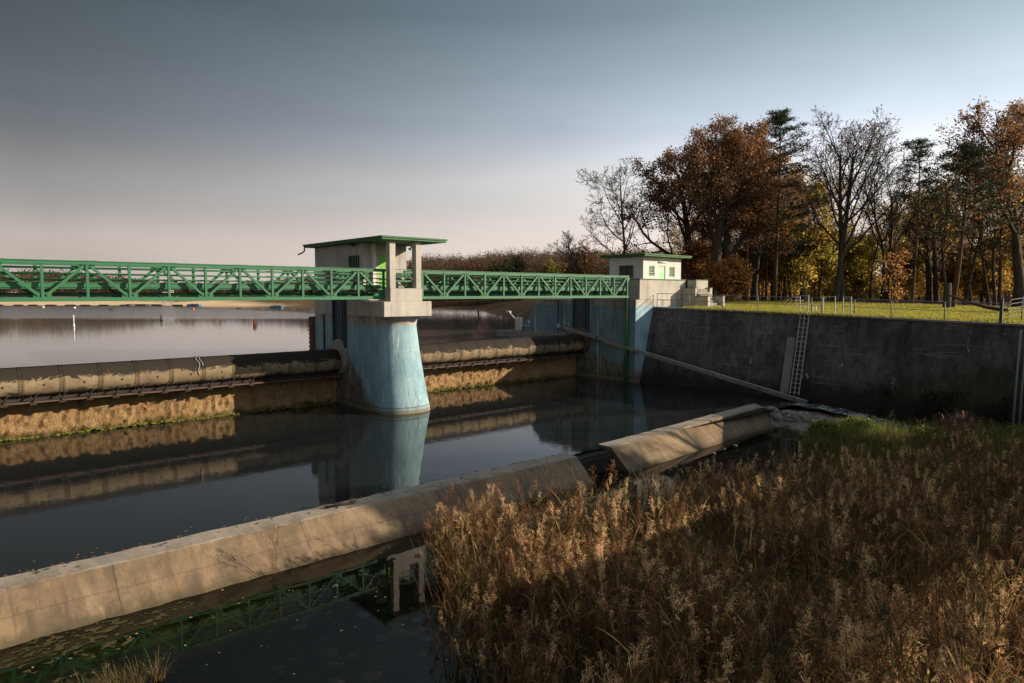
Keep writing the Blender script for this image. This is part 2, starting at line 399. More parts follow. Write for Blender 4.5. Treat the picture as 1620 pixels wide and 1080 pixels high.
M['rust'] = paint('rusty steel', (.13, .075, .045), .75)
M['dark_rust'] = paint('dark rusty steel', (.035, .026, .02), .8)
M['yellow'] = paint('yellow sign paint', (.75, .42, .05), .5)
M['roof_top'] = concrete('tar roof felt', (.09, .10, .07), (.05, .06, .04), (.03, .03, .02), .3, False)
M['timber'] = concrete('weathered plank', (.34, .31, .285), (.22, .20, .18), (.06, .05, .04), .4)

def water(name, scale, strength, col, rough=.03, dirx=(1, 1, 1)):
    m = N(name)
    n1 = m.noise(scale, 3, .55, dirx); n2 = m.noise(scale * 4.3, 3, .6, dirx, off=(4, 2, 0))
    m.bump(m.math('ADD', n1, m.math('MULTIPLY', n2, .3)), strength, .05)
    m.b.inputs['IOR'].default_value = 1.333
    return m.done(col, rough, .5)
def lake_mat():
    m = N('lake water'); p = m.pos()
    n1 = m.noise(.9, 3, .55); n2 = m.noise(3.2, 3, .6, off=(4, 2, 0))
    # a breeze ruffles the far half of the lake
    dist = m.math('ADD', m.math('MULTIPLY', p[0], .66), m.math('MULTIPLY', p[1], .75))
    far = m.math('MULTIPLY', m.maprange(m.math('ADD', dist, m.math('MULTIPLY', m.math('SUBTRACT', m.noise(.05, 3, .6), .5), 22.)), 56., 74.), m.maprange(p[0], 28., 42., 1., 0.))
    b = m.bump(m.math('ADD', n1, m.math('MULTIPLY', n2, .4)), .1, .05)
    m.l.new(m.math('MULTIPLY_ADD', far, .55, .05), b.inputs['Strength'])
    m.b.inputs['IOR'].default_value = 1.333
    return m.done((.095, .09, .08), m.math('MULTIPLY_ADD', far, .16, .055), .5)
M['lake'] = lake_mat()
M['basin'] = water('basin water', 1.7, .05, (.013, .015, .015), .012)

def pool_mat():
    m = N('clear shallow water')
    n1 = m.noise(1.3, 3, .55); n2 = m.noise(6, 3, .6)
    bmp = m.bump(m.math('ADD', n1, m.math('MULTIPLY', n2, .3)), .022, .05)
    gl = m.n.new("ShaderNodeBsdfGlossy"); gl.inputs['Roughness'].default_value = .015
    tr = m.n.new("ShaderNodeBsdfTransparent"); tr.inputs['Color'].default_value = (.66, .66, .55, 1)
    fr = m.n.new("ShaderNodeFresnel"); fr.inputs['IOR'].default_value = 1.333
    mx = m.n.new("ShaderNodeMixShader")
    m.l.new(bmp.outputs[0], gl.inputs['Normal']); m.l.new(bmp.outputs[0], fr.inputs['Normal'])
    m.l.new(fr.outputs[0], mx.inputs[0]); m.l.new(tr.outputs[0], mx.inputs[1]); m.l.new(gl.outputs[0], mx.inputs[2])
    m.l.new(mx.outputs[0], m.n["Material Output"].inputs['Surface'])
    return m.m
M['pool'] = pool_mat()

def ground_mat():
    m = N('ground soil grass and sand'); p = m.pos()
    a = m.noise(.25, 5, .6); b = m.noise(3, 6, .7); f = m.noise(18, 4, .7)
    grass = m.mix(m.ramp(b, [(.3, 0.), (.7, 1.)]), (.26, .25, .045), (.44, .38, .075))
    grass = m.mix(m.ramp(f, [(.45, 0.), (.7, .7)]), grass, (.05, .065, .015))
    litter = m.mix(m.ramp(b, [(.35, 0.), (.65, 1.)]), (.05, .03, .016), (.15, .085, .035))
    lit = m.ramp(m.noise(.12, 5, .7, off=(7, 3, 0)), [(.50, 0.), (.58, 1.)])
    far = m.maprange(m.math('ADD', p[1], m.math('MULTIPLY', p[0], .85)), 33., 50.)      # wood floor beyond the lawn
    up = m.mix(m.math('MAXIMUM', m.math('MULTIPLY', lit, .5), far), grass, litter)
    sand = m.mix(m.ramp(b, [(.3, 0.), (.7, 1.)]), (.58, .40, .23), (.72, .52, .32))
    # lake bed and beach: by distance up the lake
    fs = m.math('MULTIPLY', m.maprange(m.math('SUBTRACT', p[1], m.math('MULTIPLY', p[0], .3)), 70., 95.), m.maprange(m.math('ADD', p[0], m.math('MULTIPLY', m.math('SUBTRACT', a, .5), 12.)), 58., 68., 1., .08))
    up = m.mix(fs, up, sand)
    mud = m.mix(m.ramp(b, [(.35, 0.), (.65, 1.)]), (.016, .014, .011), (.048, .041, .030))
    alg = m.ramp(m.noise(.55, 6, .75, (1, 1.6, 1), .8), [(.36, 0.), (.52, 1.)])
    along = m.maprange(p[1], -16.9, -15.2)
    al2 = m.math('MULTIPLY', m.math('MULTIPLY', alg, along), m.maprange(p[0], -12.0, -15.5))
    mud = m.mix(al2, mud, m.mix(m.ramp(f, [(.35, 0.), (.65, 1.)]), (.10, .088, .014), (.30, .255, .045)))
    lowz = m.maprange(p[2], -.3, .4, 1., 0.)
    c = m.mix(lowz, up, mud)
    m.bump(m.math('ADD', b, f), .6, .06)
    return m.done(c, .95, .1)
M['ground'] = ground_mat()

def leaf_mat(name, trans=.62):
    m = N(name)
    at = m.n.new("ShaderNodeAttribute"); at.attribute_name = 'Col'
    m.val(at.outputs['Color'], m.b.inputs['Base Color'])
    m.b.inputs['Roughness'].default_value = .7; m.b.inputs['Specular IOR Level'].default_value = .2
    tl = m.n.new("ShaderNodeBsdfTranslucent"); m.l.new(at.outputs['Color'], tl.inputs['Color'])
    mx = m.n.new("ShaderNodeMixShader"); mx.inputs[0].default_value = trans
    m.l.new(m.b.outputs[0], mx.inputs[1]); m.l.new(tl.outputs[0], mx.inputs[2])
    m.l.new(mx.outputs[0], m.n["Material Output"].inputs['Surface'])
    return m.m
M['leaf'] = leaf_mat('leaves')
M['reed'] = leaf_mat('dry reed', .45)
M['needle'] = leaf_mat('pine needles', .1)
def bark_mat(name, a, b_):
    m = N(name); n = m.noise(6, 5, .7, (1, 1, .25), .4, world=False)
    c = m.mix(m.ramp(n, [(.3, 0.), (.7, 1.)]), a, b_); m.bump(n, .5, .03)
    return m.done(c, .9, .15)
M['bark'] = bark_mat('grey brown bark', (.032, .026, .021), (.095, .078, .062))
M['bark_pale'] = bark_mat('pale bark', (.085, .07, .058), (.19, .16, .13))
M['bark_pine'] = bark_mat('pine bark', (.05, .03, .02), (.14, .085, .055))
M['rubble'] = concrete('rubble stone', (.30, .26, .21), (.17, .15, .12), (.06, .05, .04), .4, False)
M['stone'] = concrete('field stone', (.125, .11, .09), (.06, .052, .043), (.04, .04, .03), .4, False)

# ------------------------------------------------------------------ terrain and water
LAKE = [cs(*q) for q in [(3.4, 61), (0.5, 90), (-3, 122), (-5, 150), (-22, 166), (-45, 190), (-62, 200), (-100, 212), (-150, 204), (-260, 230)]]
LAKE = [(23.0, 3.0), (23.0, 12.0)] + LAKE[1:] + [(-600., 60.), (-60., -5.), (-24.0, 3.0)]
LP = np.array(LAKE)
def lake_sd(x, y):
    """signed distance to the shoreline, positive on land"""
    d = np.full(x.shape, 1e9); ins = np.zeros(x.shape, bool)
    for i in range(len(LP)):
        a = LP[i]; b = LP[(i + 1) % len(LP)]; e = b - a; l2 = (e ** 2).sum()
        k = np.clip(((x - a[0]) * e[0] + (y - a[1]) * e[1]) / l2, 0, 1)
        d = np.minimum(d, np.hypot(x - a[0] - k * e[0], y - a[1] - k * e[1]))
        cnd = (a[1] > y) != (b[1] > y)
        with np.errstate(divide='ignore', invalid='ignore'):
            ins ^= cnd & (x < (b[0] - a[0]) * (y - a[1]) / (b[1] - a[1]) + a[0])
    return np.where(ins, -d, d)
def bank_z(t): return 5.46 + .024 * np.clip(t, -45, 0)
def reed_edge(t):
    """x of the left edge of the reed bed"""
    return np.interp(t, [-30, -20.5, -14.2], [-15.2, -12.2, -8.2])
def terrain(x, y):
    h = np.full(x.shape, -2.0)
    low = y < -12.9
    bed = np.full(x.shape, -1.22) + .05 * np.sin(x * 1.7) * np.cos(y * 1.3)
    e = np.clip((x - reed_edge(y)) / 1.5, 0, 1); e2 = np.clip((np.interp(x, [-9, -6.5, -4, 0, 5, 8, 13], [-14.2, -14.8, -16.2, -16.8, -17.6, -17.4, -16.8]) - y) / 1.0, 0, 1)
    e3 = np.clip((18.2 - x) / 1.2, 0, 1)
    bed = bed + .46 * e * e2 * e3
    mound = np.exp(-(((x - 14.5) / 5) ** 2 + ((y + 23.5) / 5) ** 2)) * .7 + np.exp(-(((x - 10.3) / 3) ** 2 + ((y + 19) / 1.8) ** 2)) * .75
    bed = bed + mound * e * e3
    flat = (x > -2) & (x < 15) & (y > -18.) & (e2 < .99)
    bed = np.where(flat, np.maximum(bed, -.86 - .12 * np.sin(x * 1.1 + y) ** 2), bed)
    alg = np.clip((-11.5 - x) / 4, 0, 1) * np.clip((y + 18.2) / 3.2, 0, 1)
    bed = bed + alg * (.22 + .10 * np.sin(x * 2.1 + 1.7 * np.sin(y * 2.9)) * np.cos(y * 3.3 + x * .8))
    h = np.where(low, bed, h)
    sd = lake_sd(x, y)
    cx = (x - CAM.x) * .74797 - (y - CAM.y) * .66373; cy = (x - CAM.x) * .66373 + (y - CAM.y) * .74797
    near = np.clip((cx + 10) / 6, 0, 1) * np.clip((170 - cy) / 20, 0, 1)
    land = 3 + near * np.minimum(np.maximum(sd, 0) * .3, 2.44) + (1 - near) * (np.minimum(sd * .055, 2.2) + np.clip(sd - 40, 0, 400) * .006)
    land = land + .1 * np.sin(x * .31) * np.sin(y * .23)
    land = np.where((cy < 75) & (sd > 8), np.minimum(land, 5.46), land)
    lk = np.maximum(3 + sd * .2, 1.0)
    up = np.where(sd > 0, land, lk)
    h = np.where(y >= 7.0, up, h)
    rb = (x > 23.0) & (y < 13)
    h = np.where(rb, bank_z(y) + .05 * np.sin(x * .8) * np.sin(y * .6) * np.clip((x - 24) / 3, 0, 1), h)
    h = np.where((x < -23.4) & (y < 7), 5.0, h)
    return h
def axis(lo, hi, a, b, step, extra=(), mid=None):
    v = list(np.arange(a, b + .01, step)); g = step; p = b
    if mid: v += list(np.arange(b, mid + .01, 1.8)); p = mid; g = 2.0
    while p < hi: g *= 1.22; p += g; v.append(p)
    g = step; p = a
    while p > lo: g *= 1.22; p -= g; v.append(p)
    return np.array(sorted(set([round(q, 3) for q in v] + list(extra))))
gx = axis(-1600, 1600, -30, 60, .9, (22.9, 23.1, -23.3, -23.5, 22.8), 130)
gy = axis(-300, 2200, -42, 60, 1.0, (6.95, 7.05, -12.85, -12.95), 260)
GX, GY = np.meshgrid(gx, gy); GZ = terrain(GX, GY)
nx, ny = len(gx), len(gy)
vs = np.stack([GX.ravel(), GY.ravel(), GZ.ravel()], 1)
ii = np.arange(nx * ny).reshape(ny, nx)
fs = np.stack([ii[:-1, :-1], ii[:-1, 1:], ii[1:, 1:], ii[1:, :-1]], -1).reshape(-1, 4)
me = bpy.data.meshes.new('ground'); me.from_pydata(vs.tolist(), [], fs.tolist()); me.materials.append(M['ground'])
me.polygons.foreach_set('use_smooth', [True] * len(me.polygons))
ground = bpy.data.objects.new('ground', me); COL.objects.link(ground); struct(ground)
def gz(x, y): return float(terrain(np.array([x], float), np.array([y], float))[0])

def sheet(name, x0, x1, y0, y1, z, mat):
    b = MB(); b.add([(x0, y0, z), (x1, y0, z), (x1, y1, z), (x0, y1, z)], [(0, 1, 2, 3)])
    return struct(b.build(name, mat))
sheet('lake_water', -700, 150, 6.4, 420, 3.0, M['lake'])
sheet('basin_water', -23.4, 22.6, -12.55, 6.5, 0.0, M['basin'])
sheet('river_water', -23.4, 22.6, -60, -13.0, -.85, M['pool'])

# ------------------------------------------------------------------ roller gates, sills
def roller_gate(x0, x1, label, seams, brk):
    t = thing('roller_gate', label, 'weir gate', ((x0 + x1) / 2, 5.75, 2.65), 'roller gates of the weir')
    cy, cz, r = 5.75, 2.62, .70
    nseg = 28; b = MB()
    xs = np.linspace(x0, x1, 24)
    b.sweep([[(x, cy + r * math.cos(2 * math.pi * k / nseg), cz + r * math.sin(2 * math.pi * k / nseg)) for k in range(nseg)] for x in xs], 0, True)
    rg = random.Random(3)
    for s0, s1 in zip(seams[:-1], seams[1:]):                       # drain holes, three to a plate
        for fx, dz in ((.35, .22), (.72, .24), (.57, -.02)):
            x = s0 + (s1 - s0) * fx + rg.uniform(-.05, .05); a = math.pi + math.asin(max(-.9, min(.9, (dz - .05) / r)))
            a = math.pi - math.asin((dz - .08) / r)
            c = Vector((x, cy + r * math.cos(a), cz + r * math.sin(a))); nrm = Vector((0, math.cos(a), math.sin(a)))
            b.tube([c - nrm * .03, c + nrm * .012], .048, 8, 1)
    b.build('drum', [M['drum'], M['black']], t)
    for x in seams:
        q = MB(); rr = r + .004
        q.sweep([[(xx, cy + rr * math.cos(2 * math.pi * k / nseg), cz + rr * math.sin(2 * math.pi * k / nseg)) for k in range(nseg)] for xx in (x - .11, x + .11)], 0, True, False)
        for dx in (-.07, .07):
            for k in range(16):
                a = math.pi * (.55 + .9 * k / 16)
                c = (x + dx, cy + (rr + .008) * math.cos(a), cz + (rr + .008) * math.sin(a))
                q.tube([c, (c[0], cy + (rr + .03) * math.cos(a), cz + (rr + .026) * math.sin(a))], .021, 5, 0)
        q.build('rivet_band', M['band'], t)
    l = MB(); l.box(x0, x1, 5.28, 6.16, 1.74, 1.80); l.box(x0, x1, 5.55, 6.12, 1.80, 1.98)
    l.build('lip_beam', M['dark_rust'], t)
    MB().box(x0, x1, 5.22, 5.278, 1.715, 1.775).build('edge_strip', M['rust'], t)
    for x in brk:
        q = MB()
        q.bar((x - .06, 5.22, 1.70), (x + .10, 5.12, 2.12), .07, .05); q.bar((x + .10, 5.12, 2.12), (x + .18, 5.2, 2.16), .06, .05)
        q.bar((x + .02, 5.25, 1.72), (x - .14, 5.18, 2.02), .05, .05); q.box(x - .15, x + .12, 5.16, 5.28, 1.64, 1.74)
        q.build('seal_bracket', M['dark_rust'], t)
    return t
sl = [-19.5 + .02 + 1.5387 * k for k in range(12)] + [-1.3]
sl = [-18.02 + 1.535 * k for k in range(11)] + [-1.45]
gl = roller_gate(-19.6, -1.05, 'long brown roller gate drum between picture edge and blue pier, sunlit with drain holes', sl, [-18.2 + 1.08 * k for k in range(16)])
sr = [1.7, 3.1] + [4.65 + 1.57 * k for k in range(10)]
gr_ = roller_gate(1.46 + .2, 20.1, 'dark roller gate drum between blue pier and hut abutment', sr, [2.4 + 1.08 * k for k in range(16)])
for nm, (xa, xb) in (('l', (-17.3, 0)), ):
    pass
# pale chain hanging over the left drum
ch = MB(); pts = []
for k in range(14):
    a = math.pi * (.45 + .62 * k / 13); pts.append((-9.05 + .05 * math.sin(k), 5.75 + .735 * math.cos(a), 2.62 + .735 * math.sin(a)))
ch.tube(pts, .018, 5); ch.tube([(p[0] + .16, p[1], p[2]) for p in pts[2:10]], .015, 5)
tag(ch.build('hanging_cable', M['galv'], None, loc=(-9, 5.2, 2.8)), 'pale thin cable looped over the left roller drum', 'cable')
# end shields where the drums run in the piers
def shield(name, x, sg, lab, mat):
    b = MB(); n = 28; cy, cz = 5.7, 2.78
    prof = []
    for k in range(n):
        a = 2 * math.pi * k / n; rr = .98 + (.10 if math.sin(a) > .4 else 0)
        prof.append((cy + rr * math.cos(a) * .98, cz + rr * math.sin(a)))
    b.sweep([[(x + sg * d, cy + (p[0] - cy) * q, cz + (p[1] - cz) * q) for p in prof] for d, q in ((0, 1), (.16, 1), (.26, .93), (.3, .6))], 0, False)
    return tag(b.build(name, mat, None, loc=(x, cy, cz), bevel=.02), lab, 'gate shield')
shield('gate_shield', -.80, -1, 'rounded grey end shield where the left drum meets the pier', M['concrete_grey'])
shield('gate_shield', 20.4, -1, 'rounded dark end shield of the far drum against the abutment', M['rust'])
def sill(x0, x1, label):
    b = MB(); xs = np.linspace(x0, x1, max(2, int((x1 - x0) / .18))); zs = np.linspace(-.6, 1.72, 13); rg = np.random.default_rng(5)
    secs = []
    for x in xs:
        fr = [(x, 6.2 + rg.normal(0, .05), z) for z in zs]
        secs.append(fr + [(x, 8.2, 1.72), (x, 8.2, -1.2)])
    b.sweep(secs, 0, False)
    return tag(b.build('spillway_sill', M['sill'], None, loc=((x0 + x1) / 2, 7, 0)), label, 'weir sill', 'sills below the gates')
sill(-20, -.85, 'rough ochre spillway face below the left roller drum with green moss at the water')
sill(1.5, 20.3, 'brown spillway face below the far drum, half in shade')
def moss(x0, x1, label, seed):
    rg = random.Random(seed); b = MB()
    n = int((x1 - x0) * 16)
    for k in range(n):
        x = rg.uniform(x0, x1); z = rg.uniform(-.03, .09) * (1.2 + .8 * math.sin(x * .9)); s = rg.uniform(.03, .10)
        b.blob((x, 6.14 - rg.random() * .07, z), (s * 1.5, s, s * .55), rg.random())
    return stuff(b.build('moss', M['moss'], None, loc=((x0 + x1) / 2, 6.1, 0)))
mm = N('wet moss'); nn = mm.noise(14, 4, .7); cc = mm.mix(mm.ramp(nn, [(.35, 0.), (.65, 1.)]), (.035, .04, .008), (.22, .20, .035)); M['moss'] = mm.done(cc, .9, .2)
moss(-19.8, -1.2, 'l', 1); moss(1.9, 20.2, 'r', 2)

# ------------------------------------------------------------------ blue pier and its hut
PCX = .33
def pier_sec(z):
    zs = [-2, 0, .6, 1.6, 3, 4.4, 4.8, 5.05, 5.3]
    c = np.interp(z, zs, [.74, .72, .68, .62, .54, .47, .46, .42, .33])          # nose axis
    w = np.interp(z, zs, [1.72, 1.66, 1.58, 1.48, 1.36, 1.28, 1.27, 1.32, 1.42])
    t0 = np.interp(z, zs, [-.05, 0, .1, .24, .42, .58, .62, .52, .2])
    pts = []
    def side(t, sg):
        k = min(1, max(0, (t - 1.4) / 4.0)); k = k * k * (3 - 2 * k)
        return (c + sg * w) * (1 - k) + (PCX + sg * 1.13) * k
    n = 28; dep = w * .98
    for k in range(n + 1):
        a = math.pi * k / n; ca = math.cos(a); sa = math.sin(a)
        x = c - w * (abs(ca) ** .82) * (1 if ca > 0 else -1); y = t0 + dep - dep * (max(sa, 0) ** .82)
        if x < PCX - 1.22: x = PCX - 1.22 + (x - PCX + 1.22) * .35
        pts.append((x, y, z))
    for t in (2.6, 3.2, 4.4, 6, 9.0): pts.append((side(t, 1), t, z))
    for t in (9.0, 6, 4.4, 3.2, 2.6): pts.append((max(side(t, -1), PCX - 1.25), t, z))
    return pts
pier = thing('bridge_pier', 'pale blue rounded concrete pier standing in the basin under the near hut', 'pier', (PCX, 4, 0))
b = MB(); b.sweep([pier_sec(z) for z in (-2, -.5, 0, .3, .6, 1, 1.6, 2.3, 3, 3.7, 4.4, 4.8, 4.92, 5.05, 5.18, 5.3)], 0, True)
pb = b.build('pier_body', M['pier'], pier)
es = pb.modifiers.new('split', 'EDGE_SPLIT'); es.split_angle = R(35)
b = MB(); b.box(-1.2, 1.85, 0, 2.9, 5.305, 6.12); b.build('bearing_block', M['concrete_white'], pier, .03)
b = MB(); b.box(-.78, 1.25, .03, .62, 6.12, 6.83); b.build('column_plinth', M['concrete_white'], pier, .02)
b = MB(); b.box(PCX - 1.15, PCX + 1.15, 2.9, 9.0, 5.302, 6.72); b.build('upper_wall', M['concrete_white'], pier, .02)
def gate_slot(x, sg, parent, y0=4.85, y1=6.35, z0=3.3, z1=6.45):
    b = MB()
    xa, xb = sorted((x, x + sg * .03)); b.box(xa, xb, y0, y1, z0, z1)
    for yy in (y0, y1 - .09):
        xa, xb = sorted((x + sg * .03, x + sg * .16)); b.box(xa, xb, yy, yy + .09, z0, z1)
    xa, xb = sorted((x + sg * .03, x + sg * .1)); b.box(xa, xb, y0 + .35, y0 + .5, z0, z1)
    for k in range(int((z1 - z0) / .16)): b.box(xa, xb, y0 + .5, y0 + .62, z0 + .16 * k, z0 + .16 * k + .08)
    return b.build('gate_track', M['steel_dark'], parent)
gate_slot(PCX - 1.155, -1, pier)
b = MB(); b.box(PCX - 1.3, PCX - .2, 9.0, 9.5, -1, 5.1)
for k in range(18): b.box(PCX - 1.36, PCX - 1.3, 9.02, 9.48, .8 + .24 * k, .92 + .24 * k)
b.build('sheet_piling', M['rust'], pier)
b = MB(); b.tube([(PCX - 1.18, 7.7, 3.2), (PCX - 1.18, 7.7, 5.3)], .05, 8); b.build('gauge_pipe', M['black'], pier)

hut = thing('gate_hut', 'pale gate hut with open porch and dark green flat roof standing on the blue pier', 'hut', (PCX, 4, 6.7))
X0, X1, YF, YB = -.86, 2.0, 2.75, 8.75
b = MB()
wz0, wz1 = 6.73, 9.38; th = .2
# left wall with a window opening, front wall with a door opening
wy0, wy1, wza, wzb = 3.15, 4.45, 7.55, 8.72
b.box(X0, X0 + th, YF, wy0, wz0, wz1); b.box(X0, X0 + th, wy1, YB, wz0, wz1)
b.box(X0, X0 + th, wy0, wy1, wz0, wza); b.box(X0, X0 + th, wy0, wy1, wzb, wz1)
dx0, dx1, dzt = .14, 1.0, 8.76
b.box(X0 + th, dx0, YF, YF + th, wz0, wz1); b.box(dx1, X1, YF, YF + th, wz0, wz1); b.box(dx0, dx1, YF, YF + th, dzt, wz1)
b.box(X1 - th, X1, YF + th, YB, wz0, wz1); b.box(X0 + th, X1 - th, YB - th, YB, wz0, wz1)
b.build('wall', M['render_grey'], hut, .01)
b = MB(); b.box(-.35, -.16, 2.55, 2.748, 6.75, 9.38); b.build('pilaster', M['render_white'], hut)
b = MB(); b.box(dx0 + .003, dx1 - .003, YF + .06, YF + .12, 6.75, dzt - .003); d_ = b.build('door', M['green_door'], hut)
b = MB(); b.box(.62, .8, YF + .045, YF + .06, 8.05, 8.25); b.build('warning_sign', M['yellow'], d_)
w_ = MB().box(X0 + .08, X0 + .13, wy0 + .002, wy1 - .002, wza + .002, wzb - .002).build('window', M['pane'], hut)
q = MB()
for k in range(6): yy = wy0 + (wy1 - wy0) * k / 5; q.box(X0 + .03, X0 + .07, yy - .025 if k else yy, yy + .025 if k < 5 else yy, wza, wzb)
for z in (wza, wza + .55, wzb - .05): q.box(X0 + .035, X0 + .065, wy0, wy1, z, z + .045)
q.build('window_frame', M['green_roof'], w_)
for (xa, xb) in ((-.78, -.42), (.88, 1.23)):
    MB().box(xa, xb, .06, .46, 6.832, 9.38).build('column', M['concrete_white'], hut, .015)
def roof_slab(x0, x1, y0, y1, z, name, par, rise=.1):
    b = MB()
    b.box(x0, x1, y0, y1, z, z + .10); b.box(x0 - .05, x1 + .05, y0 - .05, y1 + .05, z + .10, z + .19)
    r_ = b.build(name, M['green_roof'], par, .015)
    t_ = MB(); mx, my = (x0 + x1) / 2, (y0 + y1) / 2; zz = z + .19
    e = .05
    t_.add([(x0 - e, y0 - e, zz + .003), (x1 + e, y0 - e, zz + .003), (x1 + e, y1 + e, zz + .003), (x0 - e, y1 + e, zz + .003), (mx, my, zz + rise)], [(0, 1, 4), (1, 2, 4), (2, 3, 4), (3, 0, 4)])
    t_.build('roof_felt', M['roof_top'], r_)
    return r_
rf = roof_slab(-1.42, 2.72, -.25, 9.1, 9.39, 'roof', hut, .16)
b = MB(); b.tube([(-1.44, 8.95, 9.44), (-1.44, 8.95, 9.2), (-1.5, 9.05, 9.1), (-1.6, 9.5, 8.98)], .045, 8); b.build('rain_spout', M['green_roof'], hut)
def floodlight(p, d, par):
    b = MB(); p = Vector(p); d = Vector(d).normalized()
    b.bar(p, p + d * .38, .26, .10); b.bar(p + d * .3, p + d * .42 + Vector((0, 0, .02)), .3, .16)
    b.bar(p, p + Vector((.0, .5, .05)), .05, .05)
    return b.build('floodlight', M['black'], par)
floodlight((-1.12, 3.3, 9.25), (-.3, .5, .25), hut)
b = MB(); b.bar((.95, .6, 9.22), (1.3, .95, 9.1), .2, .08); b.bar((1.0, .9, 9.05), (1.2, 1.1, 9.02), .1, .1); b.bar((1.1, .8, 9.38), (1.1, .8, 9.15), .04, .04); b.build('porch_lamp', M['galv'], hut)
# porch railing between the columns, carried on to the far side
for z in (7.25, 7.55, 7.85): MB().bar((-.45, .25, z), (.9, .25, z), .045, .045).build('porch_rail', M['green'], hut)
b = MB()
for z in (7.0, 7.25, 7.5, 7.72): b.bar((.35, 2.2, z), (1.9, 2.2, z), .05, .05)
b.bar((.38, 2.2, 6.75), (.38, 2.2, 7.75), .07, .07)
b.build('porch_gate', M['green'], hut)

# ------------------------------------------------------------------ green truss footbridge
def truss_span(x0, n, label, end_post, first_bottom=0, step=1.531):
    t = thing('footbridge_span', label, 'footbridge', (x0 + n * step / 2, 1.5, 6.3), 'spans of the green footbridge')
    xs = [x0 + step * k for k in range(n + 1)]; x1 = xs[-1]
    zb, zt = 6.34, 7.86
    for y, sd in ((.70, -1), (2.42, 1)):
        b = MB(); b.box(x0 - .1, x1 + .1, y - .10, y + .10, zt - .02, zt + .015); b.box(x0 - .1, x1 + .1, y - .075, y - .015, zt - .14, zt - .02); b.box(x0 - .1, x1 + .1, y + .015, y + .075, zt - .14, zt - .02)
        for x in xs[first_bottom + 1::2]:
            for j in range(10):
                for yy in (y - .07, y + .07): b.box(x - .32 + .07 * j, x - .295 + .07 * j, yy - .012, yy + .012, zt + .015, zt + .032)
        b.build('top_chord', M['green'], t)
        b = MB(); b.box(x0 - .1, x1 + .1, y - .11, y + .11, zb - .10, zb - .07); b.box(x0 - .1, x1 + .1, y - .075, y - .015, zb - .07, zb + .06); b.box(x0 - .1, x1 + .1, y + .015, y + .075, zb - .07, zb + .06)
        b.build('bottom_chord', M['green'], t)
        for k, x in enumerate(xs):
            b = MB(); node = (k % 2 == first_bottom % 2)
            b.box(x - .05, x + .05, y - .055, y - .014, zb + .06, zt - .14); b.box(x - .05, x + .05, y + .014, y + .055, zb + .06, zt - .14)
            b.box(x - .012, x + .012, y - .013, y + .013, zb + .06, zt - .14)
            p_ = b.build('post', M['green'], t)
            g = MB()
            if node: g.box(x - .30, x + .30, y - .013, y + .013, zb + .055, zb + .26)
            else: g.box(x - .28, x + .28, y - .013, y + .013, zt - .30, zt - .14)
            g.build('gusset_plate', M['green'], p_)
            if k < n:
                xa, xb = xs[k], xs[k + 1]; up = node
                pa = Vector((xa + .12, 0, zb + .14 if up else zt - .2)); pb_ = Vector((xb - .12, 0, zt - .2 if up else zb + .14))
                for yy in (y - .045, y + .045): pass
                b = MB(); b.bar((pa.x, y - .04, pa.z), (pb_.x, y - .04, pb_.z), .035, .10); b.bar((pa.x, y + .04, pa.z), (pb_.x, y + .04, pb_.z), .035, .10)
                b.build('diagonal', M['green'], t)
        for z in (7.60, 7.36, 7.14):
            yy = y + (.13 if sd < 0 else -.13)
            MB().tube([(x0 - .05, yy, z), (x1 + .05, yy, z)], .026, 6).build('rail', M['green'], t)
    b = MB(); b.box(x0 - .3, x1 + .3, .92, 2.2, 6.74, 6.79)
    for x in xs: b.box(x - .05, x + .05, .76, 2.36, 6.62, 6.738)
    b.build('deck', M['green'], t)
    for yy in (.90, 2.22):
        b = MB(); b.box(x0 - .05, x1 + .05, yy - .02, yy + .02, 6.80, 6.98); b.box(x0 - .05, x1 + .05, yy - .05, yy + .05, 6.98, 7.01); b.build('kerb_channel', M['green'], t)
    MB().tube([(x0 - .3, 1.45, 6.50), (x1 + .3, 1.45, 6.50)], .085, 10).build('pipe', M['green'], t)
    return t
truss_span(-19.16, 12, 'green truss footbridge span from left picture edge to the near hut', False)
truss_span(1.71, 12, 'green truss footbridge span between the near hut and the far white hut', True, 1, 1.512)

# ------------------------------------------------------------------ abutment, far hut, stairs
ab = thing('abutment', 'blue painted concrete abutment under the far white hut', 'abutment', (23, 5, 0))
b = MB()
b.box(20.4, 28.0, .3, 10.6, -2, 6.10)
b.add([(20.4, 10.6, 5.75), (23, 10.6, 5.75), (20.4, 11.2, 5.4), (23, 11.2, 5.4), (20.4, 12.2, 4.2), (23, 12.2, 4.2), (20.4, 13.9, 3.45), (23, 13.9, 3.45), (20.4, 15, 3.3), (23, 15, 3.3),
       (20.4, 10.6, -1), (23, 10.6, -1), (20.4, 15, -1), (23, 15, -1)],
      [(0, 1, 3, 2), (2, 3, 5, 4), (4, 5, 7, 6), (6, 7, 9, 8), (8, 9, 13, 12), (0, 2, 4, 6, 8, 12, 10), (1, 11, 13, 9, 7, 5, 3)])
b.build('abutment_body', M['abut'], ab, .02)
gate_slot(20.395, -1, ab, 4.9, 6.6, 3.3, 6.3)
b = MB(); b.box(19.8, 20.398, 6.9, 15.6, -1, 3.25); b.build('footing', M['concrete_grey'], ab)
b = MB(); b.tube([(20.22, 1.0, -.6), (20.22, 1.0, 7.9)], .14, 12); b.box(20.0, 20.42, .9, 1.1, 6.25, 6.45); b.build('end_post', M['green_roof'], ab)
b = MB()
for z in (4.2, 5.8): b.tube([(20.33, 8.3, 3.4), (20.33, 8.3, 6.0)], .035, 6)
b.tube([(20.33, 7.9, 3.5), (20.33, 7.9, 6.0)], .03, 6); b.tube([(20.36, 9.9, 5.98), (20.36, 7.9, 5.98)], .025, 6); b.build('cable_pipe', M['black'], ab)
